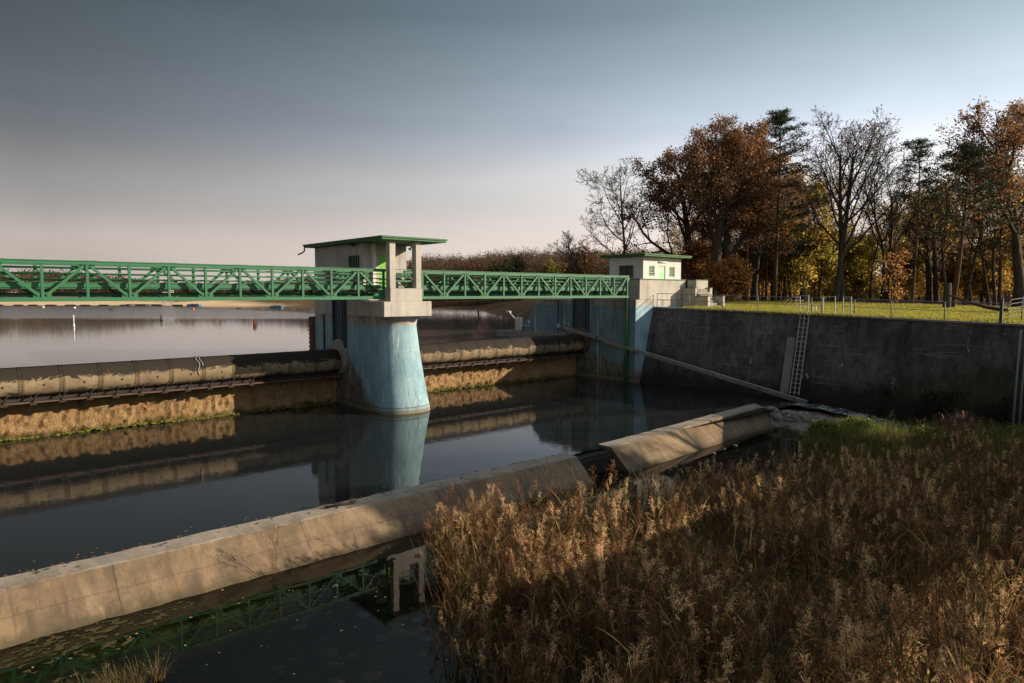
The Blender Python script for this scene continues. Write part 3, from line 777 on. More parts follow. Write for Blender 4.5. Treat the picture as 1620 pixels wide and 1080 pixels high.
b = MB(); b.tube([(20.2, 9.9, 6.0), (20.2, 13.2, 4.6)], .022, 6); b.tube([(20.2, 9.9, 6.3), (20.2, 9.9, 5.75)], .022, 6); b.tube([(20.2, 7.9, 6.05), (20.2, 10.4, 6.05)], .02, 6); b.build('thin_handrail', M['galv'], ab)

gb = thing('gauge_bracket', 'small white louvered gauge box on a bracket beside the blue abutment ramp', 'gauge', (20.1, 12.9, 3.4))
b = MB()
for k in range(6): b.box(19.95, 20.25, 12.55, 13.25, 3.45 + .17 * k, 3.57 + .17 * k)
b.box(20.05, 20.15, 12.6, 13.2, 3.3, 4.5); b.build('louvre_box', M['white_paint'], gb)
b = MB(); b.tube([(20.1, 13.2, 4.2), (20.1, 14.2, 4.9)], .05, 6); b.tube([(20.1, 14.0, 4.9), (20.1, 14.5, 4.95)], .1, 8); b.tube([(20.1, 12.6, 3.8), (20.1, 11.6, 3.8), (20.1, 11.6, 4.15)], .04, 6); b.tube([(20.1, 11.6, 4.0), (20.1, 11.6, 4.2)], .1, 8); b.build('bracket_arm', M['white_paint'], gb)

h2 = thing('gate_hut', 'small white hut with green flat roof and mint door on the far bank', 'hut', (24, 2.5, 6.1))
b = MB(); b.box(20.83, 26.66, .285, 6.0, 6.102, 7.60); b.build('terrace_base', M['concrete_white'], h2, .02)
b = MB(); b.box(20.78, 26.71, .235, 6.05, 7.602, 7.67); b.build('coping', M['green_roof'], h2)
X0, X1, YF, YB = 21.85, 26.75, .78, 4.1
b = MB(); wz0, wz1 = 7.67, 9.36
ops = [(22.62, 23.27, 7.93, 8.68), (23.8, 24.65, 7.67, 8.70), (25.22, 25.92, 7.90, 8.65)]
xx = X0 + .2
for (a, c, z0, z1) in ops:
    b.box(xx, a, YF, YF + .2, wz0, wz1); b.box(a, c, YF, YF + .2, z1, wz1)
    if z0 > wz0: b.box(a, c, YF, YF + .2, wz0, z0)
    xx = c
b.box(xx, X1, YF, YF + .2, wz0, wz1)
wy0, wy1 = 1.75, 3.05
b.box(X0, X0 + .2, YF, wy0, wz0, wz1); b.box(X0, X0 + .2, wy1, YB, wz0, wz1); b.box(X0, X0 + .2, wy0, wy1, 8.72, wz1); b.box(X0, X0 + .2, wy0, wy1, wz0, 7.78)
b.box(X1 - .2, X1, YF + .2, YB, wz0, wz1); b.box(X0 + .2, X1 - .2, YB - .2, YB, wz0, wz1)
b.build('wall', M['render_white'], h2, .01)
for (a, c, z0, z1) in (ops[0], ops[2]):
    w_ = MB().box(a, c, YF + .1, YF + .14, z0, z1).build('window', M['pane'], h2)
    q = MB()
    for x in (a, (a + c) / 2 - .03, c - .06): q.box(x, x + .06, YF + .05, YF + .095, z0, z1)
    for k in range(4): z = z0 + (z1 - z0 - .05) * k / 3; q.box(a, c, YF + .055, YF + .09, z, z + .05)
    q.build('window_frame', M['green_door'], w_)
    g = MB()
    for k in range(5): z = z0 + (z1 - z0) * (k + .5) / 5; g.bar((a - .06, YF - .03, z), (c + .06, YF - .03, z), .022, .022)
    for k in range(3): x = a + (c - a) * (k + .5) / 3; g.bar((x, YF - .03, z0 - .03), (x, YF - .03, z1 + .03), .02, .02)
    g.build('window_bars', M['galv'], w_)
MB().box(ops[1][0], ops[1][1], YF + .05, YF + .11, wz0, ops[1][3]).build('door', M['mint'], h2)
w_ = MB().box(X0 + .1, X0 + .14, wy0, wy1, 7.78, 8.72).build('window', M['pane'], h2)
g = MB()
for k in range(6): z = 7.84 + .82 * k / 5; g.bar((X0 - .03, wy0 - .15, z), (X0 - .03, wy1 + .15, z), .025, .025)
for k in range(8): y = wy0 + (wy1 - wy0) * k / 7; g.bar((X0 - .03, y, 7.78), (X0 - .03, y, 8.75), .025, .025)
g.build('window_bars', M['black'], w_)
q = MB()
for y in (wy0, (wy0 + wy1) / 2 - .03, wy1 - .06): q.box(X0 + .05, X0 + .095, y, y + .06, 7.78, 8.72)
q.build('window_frame', M['green_roof'], w_)
b = MB(); b.tube([(23.75, YF - .06, 8.98), (24.75, YF - .06, 8.98)], .05, 8); b.box(23.75, 24.75, YF - .05, YF, 8.99, 9.05); b.build('wall_lamp', M['white_paint'], h2)
roof_slab(21.3, 27.35, .22, 4.6, 9.37, 'roof', h2, .1)

st_ = thing('entrance_stairs', 'stepped white concrete stair blocks with green copings beside the far hut', 'stairs', (27.2, -.5, 5.4))
def tier(x0, x1, y0, y1, z0, z1):
    c_ = MB().box(x0, x1, y0, y1, z0, z1 - .05).build('parapet', M['concrete_white'], st_, .012)
    MB().box(x0 - .03, x1 + .03, y0 - .03, y1 + .03, z1 - .048, z1).build('coping', M['green_roof'], c_)
tier(26.95, 28.6, -.55, .28, 5.2, 7.66)
tier(26.2, 26.52, -.95, .27, 5.2, 7.03); tier(28.3, 28.62, -.95, -.56, 5.2, 7.03)
tier(26.2, 26.52, -2.1, -.96, 5.2, 6.38); tier(28.3, 28.62, -2.1, -.96, 5.2, 6.38)
b = MB()
for k in range(7): b.box(26.53, 28.29, -2.0 + .2 * k, -1.8 + .2 * k if k < 6 else -.56, 5.2, 5.6 + .22 * k)
b.build('steps', M['concrete_grey'], st_)

# ------------------------------------------------------------------ right bank retaining wall
def foot_x(t): return float(np.interp(t, [-60, -23, -12, .3], [21.3, 21.3, 21.75, 20.95]))
def top_x(t): return float(np.interp(t, [-60, -23.2, -12, .3], [21.75, 22.1, 22.85, 22.55]))
rw = thing('retaining_wall', 'tall blackened concrete retaining wall below the lawn on the right', 'wall', (22.2, -12, 0))
b = MB(); secs = []
for t in np.arange(.3, -31.9, -.8):
    z = bank_z(np.array(t)).item()
    secs.append([(foot_x(t) - .55, t, -2.0), (top_x(t), t, z - .02), (23.3, t, z - .02), (23.3, t, -2)])
b.sweep(secs, 0, False); b.build('wall_body', M['wall'], rw)
b = MB(); secs = []
for t in np.arange(.28, -31.9, -.8):
    z = bank_z(np.array(t)).item()
    secs.append([(top_x(t) - .05, t, z - .015), (top_x(t) - .05, t, z + .10), (top_x(t) + .40, t, z + .10), (top_x(t) + .40, t, z - .015)])
b.sweep(secs, 0, False); b.build('coping', M['concrete_grey'], rw, .01)
# slanting timber boom along the abutment and wall
bm_ = thing('slanting_beam', 'long slanting grey timber beam from the far drum down along the dark wall', 'beam', (20.1, -3, 2))
A_ = Vector((20.18, 7.9, 3.93)); B_ = Vector((20.25, -12.8, .12))
b = MB(); b.bar(A_, B_, .26, .11); b.bar(A_ + Vector((-.1, 0, -.12)), B_ + Vector((-.1, 0, -.12)), .05, .16); b.build('plank', M['timber'], bm_)
for k, f in enumerate((.02, .2, .38, .55, .7, .86, .97)):
    p = A_.lerp(B_, f); q = MB()
    q.bar(p + Vector((-.28, 0, .05)), p + Vector((-.28, 0, -.35)), .05, .06); xw = 20.42 if p.y > .3 else foot_x(p.y) + .1 * p.z
    q.bar(p + Vector((-.28, 0, -.30)), (max(xw, p.x + .3), p.y, p.z - .30), .06, .06); q.build('support_bracket', M['rust'], bm_)
b = MB(); b.blob((20.1, 8.0, 3.9), (.16, .16, .18), 4); b.bar((20.15, 7.4, 4.0), (20.15, 7.4, 4.35), .05, .05); b.bar((20.15, 6.9, 3.9), (20.15, 6.9, 4.2), .05, .05); b.bar((20.15, 7.6, 4.15), (20.15, 6.7, 4.05), .04, .04); b.build('end_fitting', M['galv'], bm_)

def wall_pt(t, z, out=.06):
    """a point on the battered wall face"""
    x0 = foot_x(t) - .55; x1 = top_x(t); zt = bank_z(np.array(t)).item(); k = (z + 2) / (zt + 2)
    return Vector((x0 + (x1 - x0) * k - out, t, z))
lad = thing('ladder', 'galvanised steel ladder fixed to the dark retaining wall', 'ladder', wall_pt(-11.4, .3))
for dy in (-.28, .10 - .1 + .0, .28):
    MB().bar(wall_pt(-11.4 + dy, .25, .16), wall_pt(-11.4 + dy, 5.42, .16), .05, .05).build('stile', M['galv'], lad)
for k in range(18):
    z = .4 + .285 * k
    MB().bar(wall_pt(-11.68, z, .16), wall_pt(-11.12, z, .16), .035, .035).build('rung', M['galv'], lad)
b = MB(); 
for t in (-10.98, -10.52): pass
p0, p1, p2, p3 = wall_pt(-10.45, .3, .02), wall_pt(-10.98, .3, .02), wall_pt(-10.98, 3.75, .02), wall_pt(-10.45, 3.75, .02); o = Vector((-.12, 0, 0))
b.add([p0, p1, p2, p3, p0 + o, p1 + o, p2 + o, p3 + o], [(4, 5, 6, 7), (0, 3, 2, 1), (0, 1, 5, 4), (1, 2, 6, 5), (2, 3, 7, 6), (3, 0, 4, 7)])
tag(b.build('wall_slab', M['timber'], None, loc=p0), 'narrow pale upright slab on the wall next to the ladder', 'slab')
for k, (t, r) in enumerate(((-22.95, .055), (-23.2, .045))):
    b = MB(); b.tube([(20.72, t, -1), (21.0, t, 1.8), (21.45, t, 4.7)], r, 8)
    tag(b.build('drain_pipe', M['rail_grey'], None, loc=(21, t, 0)), 'upright pale pipe at the right end of the dark wall' if k == 0 else 'thinner twin pipe at the right end of the dark wall', 'pipe')
# railing on the wall
def railing(name, label, t0, t1, posts, mat, h=1.0, wires=(1.0, .52), r=.028):
    t = thing(name, label, 'railing', (23, (t0 + t1) / 2, 5.4), 'railings along the wall top')
    for q in posts:
        z = bank_z(np.array(q)).item() + .1; MB().tube([(top_x(q) + .18, q, z), (top_x(q) + .18, q, z + h)], r * 1.15, 6).build('post', mat, t)
    for w in wires:
        pts = [(top_x(q) + .18, q, bank_z(np.array(q)).item() + .1 + w) for q in np.linspace(t0, t1, 12)]
        MB().tube(pts, r * (.9 if w > .9 else .6), 6).build('rail', mat, t)
    return t
def gate_frame(label, ta, tb, h=1.12, board=True):
    t = thing('rail_gate', label, 'gate', (23, (ta + tb) / 2, 5.4), 'white gate frames in the railing')
    b = MB()
    for q in (ta, tb): b.bar((top_x(q) + .16, q, bank_z(np.array(q)).item() + .1), (top_x(q) + .16, q, bank_z(np.array(q)).item() + .1 + h), .045, .045)
    q = (ta + tb) / 2; z = bank_z(np.array(q)).item() + .1
    b.bar((top_x(ta) + .16, ta, z + h), (top_x(tb) + .16, tb, z + h), .045, .045)
    b.build('frame', M['galv'], t)
    if board: MB().bar((top_x(ta) + .16, ta, z + h * .5), (top_x(tb) + .16, tb, z + h * .5), .04, .06).build('crossbar', M['white_paint'], t)
    return t
railing('railing', 'thin grey railing on the wall top between the stairs and the first white gate frame', .1, -10.75, (.1, -2.7, -5.4, -8.05), M['rail_grey'])
railing('railing', 'short railing piece between the two left white gate frames', -11.6, -12.3, (-11.65, -12.3), M['rail_grey'])
railing('railing', 'long thin grey railing on the wall top left of the thick post', -14.3, -21.75, (-14.35, -16.45, -19.25), M['rail_grey'])
gate_frame('white gate frame straight above the ladder', -10.9, -11.45)
gate_frame('wider open white gate frame second from the ladder', -12.4, -13.15, board=False)
gate_frame('narrow white gate frame with crossbar, farthest from the ladder', -13.65, -14.15)
b = MB(); z = bank_z(np.array(-21.9)).item(); b.box(22.22, 22.36, -21.97, -21.83, z + .1, z + 1.3); b.box(22.2, 22.38, -21.99, -21.81, z + 1.3, z + 1.34)
tag(b.build('rail_post', M['steel_dark'], None, loc=(22.3, -21.9, z), bevel=.01), 'thick grey square post at the right end of the wall railing', 'post')
b = MB(); z = bank_z(np.array(-13.4)).item(); b.tube([(24.6, -11.2, z - .1), (24.6, -11.2, z + .6)], .04, 8); b.tube([(24.6, -11.0, z - .1), (24.6, -11.0, z + .55)], .035, 8)
tag(b.build('marker_post', M['white_paint'], None, loc=(24.6, -11.2, z)), 'short white twin marker post standing on the lawn behind the gate frames', 'post')
# hollow-bar gate leaf at far right (curved ends)
hg = thing('field_gate', 'dark green barred field gate at the right picture edge beyond the thick post', 'gate', (24.5, -22.6, 5))
z = bank_z(np.array(-22.)).item()
for k in range(5):
    MB().tube([(22.9, -22.0, z + .25 + .2 * k), (23.6, -22.05, z + .42 + .22 * k), (24.6, -22.3, z + .5 + .22 * k), (26.5, -23.0, z + .5 + .22 * k)], .018, 6).build('bar', M['steel_dark'], hg)
for k in range(3): MB().tube([(24.6 + .9 * k, -22.3 - .33 * k, z), (24.6 + .9 * k, -22.3 - .33 * k, z + 1.45)], .028, 6).build('post', M['steel_dark'], hg)

# ------------------------------------------------------------------ low front weir
def weir_seg(name, label, xs, y_of, cat='weir', end=None, dip=0.):
    rg = np.random.default_rng(11); secs = []
    for i, x in enumerate(xs):
        y = y_of(x); j = rg.normal(0, .022, 6); sk = 0 if end is None else end(x)
        secs.append([(x, y, -2), (x, y + j[0], .05 - dip), (x + .0 + sk * .1, y - .06, .085 - dip + j[1] * .5), (x + sk * .35, y - .78, .06 - dip + j[2] * .7), (x + sk * .4, y - .86, .01 - dip + j[3] * .6), (x + sk, y - 1.80 + j[4], -.86), (x + sk * 1.1, y - 2.05, -1.25), (x + sk, y - 2.05, -2)])
    b = MB(); b.sweep(secs, 0, False)
    return tag(b.build(name, M['weir'], None, loc=(xs[len(xs) // 2], y_of(xs[len(xs) // 2]) - .8, 0), bevel=.015), label, cat, 'front weir segments')
weir_seg('front_weir', 'long low concrete weir crossing from the lower left corner to the reeds', list(np.arange(-23.3, -.3, .35)) + [-.25], lambda x: -12.28 + .004 * (x + 10))
y2 = lambda x: -12.14 + .081 * (x - 2.03)
weir_seg('front_weir', 'sunlit wedge shaped weir piece beyond the gap, crossed by branch shadows', list(np.arange(2.03, 11.7, .8)) + [11.75], y2)
weir_seg('front_weir', 'shaded far end piece of the front weir with dark wet stains', list(np.arange(11.78, 16.9, .8)) + [16.9], lambda x: y2(x) + .02)
b = MB(); b.box(-.24, 2.02, -12.95, -12.3, -2, -.10); b.box(-.24, 2.02, -13.05, -12.9, -2, -.2)
tag(b.build('notch_sill', M['wall'], None, loc=(1, -12.6, -.2), bevel=.03), 'dark mossy notch sill in the gap between the weir pieces', 'weir sill')
b = MB(); b.box(1.2, 1.75, -12.5, -12.28, -.6, .12)
# driftwood and litter on the crest
b = MB(); b.tube([(-10.9, -12.6, .13), (-10.3, -12.75, .18), (-9.9, -12.7, .15)], [.05, .06, .03], 6); b.tube([(-10.5, -12.72, .16), (-11.6, -12.45, .2)], [.03, .012], 5); b.blob((-10.05, -12.72, .17), (.16, .09, .07), 3)
tag(b.build('driftwood', M['bark'], None, loc=(-10.4, -12.7, .1)), 'dark piece of driftwood lying on the crest of the long front weir', 'driftwood')
b = MB(); rg = random.Random(8)
for k in range(120):
    x = rg.choice((-19.5, -17.8, -14.2, -9.6, -6.1, -3.)) + rg.gauss(0, 1.3)
    if x > -.5: continue
    x = x; y = rg.choice([rg.uniform(-12.36, -12.28), rg.uniform(-12.9, -12.3)]) ; s = rg.uniform(.008, .035)
    if x < -17.5 and rg.random() < .5: y = rg.uniform(-12.8, -12.45)
    b.blob((x, y, .085 + s * .2), (s * 1.6, s, s * .5), rg.random())
stuff(b.build('debris', M['bark'], None, loc=(-10, -12.4, .1)))
# rubble bank and the overflow channel along the wall
rg = random.Random(4); b = MB()
for k in range(300):
    f = rg.random(); y = -11.2 - 8.4 * f; w = rg.uniform(-1, 1); x = 17.0 + .35 * f + w * (.75 + .2 * f); s = rg.uniform(.16, .36)
    z = .0 - .38 * f - abs(w) * .55 - (0.35 if w < 0 else 0) * abs(w)
    b.blob((x, y, z - .08), (s, s * rg.uniform(.8, 1.3), s * .8), rg.random())
secs = [[(15.9, y, -2), (16.2, y, -.8 - .2 * f), (16.7, y, -.32 - .4 * f), (17.4, y, -.28 - .4 * f), (18.0, y, -.6 - .3 * f), (18.0, y, -2)] for y, f in ((-11.0, 0), (-14, .33), (-17, .66), (-19.6, 1), (-20.4, 1.6))]
b.sweep(secs, 0, False)
tag(b.build('rubble_bank', M['rubble'], None, loc=(17, -15, -.3)), 'rough stone rubble bank joining the end of the front weir', 'stone bank')
sm = N('white rushing water'); n1 = sm.noise(2.2, 6, .75, (2.2, .7, 1), 1.2); n2 = sm.noise(11, 4, .7)
fo = sm.ramp(sm.math('ADD', sm.math('MULTIPLY', n1, .75), sm.math('MULTIPLY', n2, .25)), [(.49, 0.), (.60, 1.)])
cc = sm.mix(fo, (.02, .026, .028), (.62, .66, .68)); sm.bump(sm.math('ADD', n1, n2), .5, .08); M['stream'] = sm.done(cc, sm.math('MULTIPLY_ADD', fo, .5, .08), .5)
b = MB(); L_ = []
for i in range(40):
    f = i / 39; y = -12.4 - 12.4 * f; z = .012 - .84 * max(0, min(1, (f - .1) / .8)) ** 1.0; cx = 19.6 - 1.0 * f + .25 * math.sin(f * 7); w = .55 + .5 * f
    L_.append([(cx - w + 2 * w * k / 8, y - .5 * (k - 4) * .05, z + .035 * math.sin(k * 2.1 + i * 1.3) * min(1, f * 6)) for k in range(9)])
vsx = [p for r in L_ for p in r]; b.add(vsx, [(i * 9 + k, i * 9 + k + 1, (i + 1) * 9 + k + 1, (i + 1) * 9 + k) for i in range(39) for k in range(8)], 0, True)
struct(b.build('overflow_stream_water', M['stream']))
b = MB(); secs = [[(17.6, y, -2), (17.9, y, z - .03), (18.6, y, z - .05), (21.8, y, z - .05), (21.8, y, -2)] for y, z in ((-12.5, -.25), (-14, -.2), (-18, -.6), (-22, -.95))]
b.sweep(secs); struct(b.build('channel_ground', M['stone']))
# stones in the shallows
def stone(x, y, z, r, label, grp, seed):
    b = MB(); b.blob((x, y, z), (r, r * .85, r * .55), seed); b.blob((x + r * .2, y - r * .1, z + r * .1), (r * .75, r * .7, r * .5), seed + 1)
    return tag(b.build('stone', M['stone'], None, loc=(x, y, z), bevel=.01), label, 'stone', grp)
for k, (x, y, r) in enumerate(((3.4, -14.9, .16), (4.6, -14.6, .13), (4.1, -15.3, .15), (7.4, -14.5, .13), (8.6, -14.3, .12), (9.6, -14.3, .14), (2.9, -15.6, .12))):
    stone(x, y, -.76, r, 'small dark stone on the wet flat below the sunlit weir piece', 'stones on the wet flat', k)
for k, (x, y, r) in enumerate(((-10.2, -15.3, .10), (-9.6, -15.6, .11), (-11.3, -15.5, .09), (-12.3, -15.9, .10), (-10.0, -16.1, .10))):
    stone(x, y, -.86, r, 'small dark stone breaking the shallow water between weir foot and reeds', 'stones in the shallow water', k + 20)
stone(-14.35, -20.1, -.80, .15, 'single dark stone in the open water at the lower picture edge', None, 61)
for k in range(9):
    pass
rg = random.Random(16); b = MB()
for k in range(260):
    x = rg.uniform(-22, -9); y = rg.uniform(-27, -15.5)
    if x > reed_edge(y) - .3: continue
    s = rg.uniform(.08, .22); b.blob((x, y, -1.2), (s * 1.2, s, s * .35), rg.random())
stuff(b.build('pebbles', M['stone'], None, loc=(-15, -20, -1.2)))

def vnoise(x, y, seed):
    g = np.random.default_rng(seed).random((64, 64)); xi = np.floor(x).astype(int); yi = np.floor(y).astype(int); fx = x - xi; fy = y - yi
    fx = fx * fx * (3 - 2 * fx); fy = fy * fy * (3 - 2 * fy); q = lambda a, b_: g[a % 64, b_ % 64]
    return (q(xi, yi) * (1 - fx) + q(xi + 1, yi) * fx) * (1 - fy) + (q(xi, yi + 1) * (1 - fx) + q(xi + 1, yi + 1) * fx) * fy
def fbm(x, y, seed): return sum(vnoise(x * 2 ** k, y * 2 ** k, seed + k) / 2 ** k for k in range(5)) / 1.94
def algae_mats():
    st = .035; ax = np.arange(-23, -10.5, st); ay = np.arange(-17.6, -14.02, st); AX, AY = np.meshgrid(ax, ay)
    f = fbm(AX * .55, AY * 1.1, 3) + .22 * fbm(AX * 3, AY * 4, 9) - .11
    edge = np.clip((AY + 17.4) / 2.8, 0, 1) * .30 - np.clip((AX + 17.0) / 4.5, 0, 1) * .34 - .10
    on = ((f + edge) > .54) & (fbm(AX * 8.3, AY * 11.1, 21) > .51); b = MB(); rg_ = np.random.default_rng(2)
    jx = rg_.normal(0, st * .25, AX.shape); jy = rg_.normal(0, st * .25, AX.shape); hz = np.clip((f + edge - .55) * .25, 0, .034)
    idm = {}
    for j in range(AX.shape[0] - 1):
        for i in range(AX.shape[1] - 1):
            if on[j, i] and on[j, i + 1] and on[j + 1, i] and on[j + 1, i + 1]:
                q = []
                for (a, c) in ((j, i), (j, i + 1), (j + 1, i + 1), (j + 1, i)):
                    if (a, c) not in idm: idm[(a, c)] = len(b.v); b.v.append((AX[a, c] + jx[a, c], AY[a, c] + jy[a, c], -.874 + hz[a, c]))
                    q.append(idm[(a, c)])
                b.f.append(q); b.m.append(0); b.sm.append(True)
    am = N('olive algae mat'); n1 = am.noise(5, 6, .75); n2 = am.noise(40, 4, .7)
    c = am.mix(am.ramp(n1, [(.35, 0.), (.62, 1.)]), (.030, .027, .010), (.085, .075, .018)); c = am.mix(am.ramp(n2, [(.45, 0.), (.65, .8)]), c, (.045, .036, .012)); am.bump(am.math('ADD', n1, n2), .7, .03)
    return stuff(b.build('algae', am.done(c, .8, .3)))
algae_mats()
def drift_leaves():
    rg_ = np.random.default_rng(12); b = MB()
    for k in range(420):
        r = rg_.random()
        if r < .45: x = rg_.uniform(-23, 20); y = -12.22 + abs(rg_.normal(0, .35)); z = .006
        elif r < .7: x = rg_.uniform(-19, 20); y = 6.0 - abs(rg_.normal(0, .3)); z = .006
        else: x = rg_.uniform(-21, -9); y = rg_.uniform(-24, -14.2); z = -.843
        if z < -.1 and x > reed_edge(y): continue
        s_ = rg_.uniform(.018, .05); a = rg_.uniform(0, 6.28); ca, sa = math.cos(a) * s_, math.sin(a) * s_
        b.add([(x - ca, y - sa, z), (x + sa * .6, y - ca * .6, z + .004), (x + ca, y + sa, z + .002), (x - sa * .6, y + ca * .6, z)], [(0, 1, 2, 3)], 0)
    lm = N('drifting dead leaf'); n1 = lm.noise(3, 2, .5)
    return stuff(b.build('floating_leaves', lm.done(lm.mix(lm.ramp(n1, [(.35, 0.), (.65, 1.)]), (.16, .09, .04), (.42, .28, .12)), .7, .3)))
drift_leaves()

# ------------------------------------------------------------------ foliage helpers
def quads_mesh(name, centers, ax, ay, cols, mat):
    """one mesh of leaf quads: centre, half-axis x, half-axis y, colour"""
    n = len(centers); v = np.empty((n, 4, 3))
    v[:, 0] = centers - ax - ay * .2; v[:, 1] = centers + ay * -1.0; v[:, 2] = centers + ax - ay * .2; v[:, 3] = centers + ay
    me = bpy.data.meshes.new(name); me.vertices.add(n * 4); me.vertices.foreach_set('co', v.ravel())
    me.loops.add(n * 4); me.loops.foreach_set('vertex_index', np.arange(n * 4)); me.polygons.add(n)
    me.polygons.foreach_set('loop_start', np.arange(n) * 4)
    me.update(); me.validate()
    ca = me.color_attributes.new('Col', 'FLOAT_COLOR', 'POINT')
    c4 = np.ones((n, 4, 4)); c4[:, :, :3] = cols[:, None, :]; ca.data.foreach_set('color', c4.ravel())
    me.materials.append(mat); return me
def palette(rg, n, cols, var=.25):
    c = np.array(cols)[rg.integers(0, len(cols), n)]; return c * rg.uniform(1 - var, 1 + var, (n, 1))
def rand_dirs(rg, n, flat=0.):
    d = rg.normal(size=(n, 3)); d[:, 2] *= (1 - flat); return d / np.linalg.norm(d, axis=1)[:, None]
def leaves(rg, tips, per, spread, size, cols, mat, name, flat=.0, aspect=.6, var=.3, zf=.75):
    n = len(tips) * per; c = np.repeat(tips, per, 0) + rg.normal(0, spread, (n, 3)) * (1, 1, zf)
    a = rand_dirs(rg, n, flat); t = rand_dirs(rg, n); bdir = np.cross(a, t); bdir /= np.linalg.norm(bdir, axis=1)[:, None] + 1e-9
    s = size * rg.uniform(.6, 1.4, (n, 1))
    cl = palette(rg, len(tips), cols, .15); cl = np.repeat(cl, per, 0) * rg.uniform(1 - var, 1 + var, (n, 1))
    return quads_mesh(name, c, a * s, bdir * s * aspect, cl, mat)

class Tree:
    def __init__(s, seed): s.rg = np.random.default_rng(seed); s.b = MB(); s.tips = []
    def branch(s, p, d, L, r, lvl, P):
        rg = s.rg; n = P['seg'][lvl]; pts = [p]; dd = d
        for i in range(n):
            dd = dd + Vector(rg.normal(0, P['wig'][lvl], 3)) + Vector((0, 0, P['up'][lvl])); dd.normalize()
            pts.append(pts[-1] + dd * (L / n))
        tip = P['tip'][lvl]
        rad = [max(P['rmin'], r * (1 - (1 - tip) * (i / n) ** .9)) for i in range(n + 1)]
        if lvl == 0: rad[0] *= 1.35
        s.b.tube(pts, rad, P['sides'][lvl], 0, False)
        if lvl >= P['leaf_lvl']: s.tips += [tuple(q) for q in pts[1:]]
        if lvl < P['max']:
            k = P['n'][lvl]; st = P['start'][lvl]; a0 = rg.uniform(0, 6.28)
            for j in range(k):
                f = st + (1 - st) * (j + rg.uniform(.1, .9)) / k; q = f * n; i = min(int(q), n - 1); pp = pts[i].lerp(pts[i + 1], q - i)
                base = (pts[i + 1] - pts[i]).normalized(); a = a0 + j * 2.4 + rg.uniform(-.4, .4)
                o = base.orthogonal().normalized(); o = Matrix.Rotation(a, 3, base) @ o
                an = R(P['ang'][lvl] * rg.uniform(.75, 1.25)); nd = base * math.cos(an) + o * math.sin(an)
                if P.get('bias') and lvl == 0: nd = nd + Vector(P['bias']) * .5; nd.normalize()
                s.branch(pp, nd, L * P['len'][lvl] * (1 - P['taper'][lvl] * (f - st) / (1 - st + 1e-6)) * rg.uniform(.75, 1.2), rad[i] * P['rr'][lvl], lvl + 1, P)
BROAD = dict(seg=(7, 7, 6, 4, 3), wig=(.05, .10, .14, .18, .2), up=(.02, .05, .03, .02, .0), tip=(.35, .3, .3, .4, .5), sides=(9, 6, 5, 3, 3), rmin=.012,
             n=(9, 8, 6, 5), start=(.28, .25, .2, .15), ang=(42, 40, 42, 45), len=(.62, .5, .48, .5), taper=(.55, .5, .4, .3), rr=(.55, .5, .5, .55), max=4, leaf_lvl=4)
def broad(**k): d = dict(BROAD); d.update(k); return d

def make_tree(name, label, pos, H, r, P, seed, leaf=None, bark='bark', lean=(0, 0), stems=1, group=None, zrot=0):
    t = Tree(seed); z0 = gz(*pos) - .15
    for k in range(stems):
        dx = (k - (stems - 1) / 2) * r * 2.2
        d = Vector((lean[0] + (k - (stems - 1) / 2) * .16, lean[1], 1)).normalized()
        t.branch(Vector((dx * .748, -dx * .664, 0)), d, H * P.get('trunk', .62), r, 0, P)
    root = thing(name, label, 'tree', (pos[0], pos[1], z0), group); root.rotation_euler.z = zrot
    if stems and 1:
        # height fitted to H
        zs = max(v[2] for v in t.b.v); k = H / zs
        t.b.v = [(v[0] * k, v[1] * k, v[2] * k) for v in t.b.v]; t.tips = [(a * k, b_ * k, c * k) for a, b_, c in t.tips]
    me_o = MB(); me_o.v = [(v[0] + pos[0], v[1] + pos[1], v[2] + z0) for v in t.b.v]; me_o.f = t.b.f; me_o.m = t.b.m; me_o.sm = t.b.sm
    me_o.build('trunk', M[bark], root)
    if leaf:
        tips = np.array(t.tips)
        if leaf.get('keep', 1) < 1: tips = tips[t.rg.random(len(tips)) < leaf['keep']]
        if 'zmin' in leaf: tips = tips[tips[:, 2] > leaf['zmin'] * H]
        me = leaves(t.rg, tips, leaf['per'], leaf['spread'], leaf['size'], leaf['cols'], M[leaf.get('mat', 'leaf')], 'crown', leaf.get('flat', 0), leaf.get('asp', .6))
        c = bpy.data.objects.new('crown', me); COL.objects.link(c); c.parent = root
    return root
RUST = [(.242, .116, .057), (.297, .143, .066), (.176, .094, .055), (.352, .187, .077), (.209, .121, .072)]
ORANGE = [(.527, .220, .044), (.632, .299, .061), (.386, .157, .035), (.702, .386, .088)]
YELLOW = [(.650, .475, .075), (.525, .413, .069), (.750, .525, .100), (.375, .325, .062)]
OLIVE = [(.312, .260, .052), (.416, .325, .065), (.208, .195, .046), (.494, .364, .078)]
PINE = [(.035, .045, .018), (.05, .06, .022), (.025, .032, .014), (.06, .065, .028)]

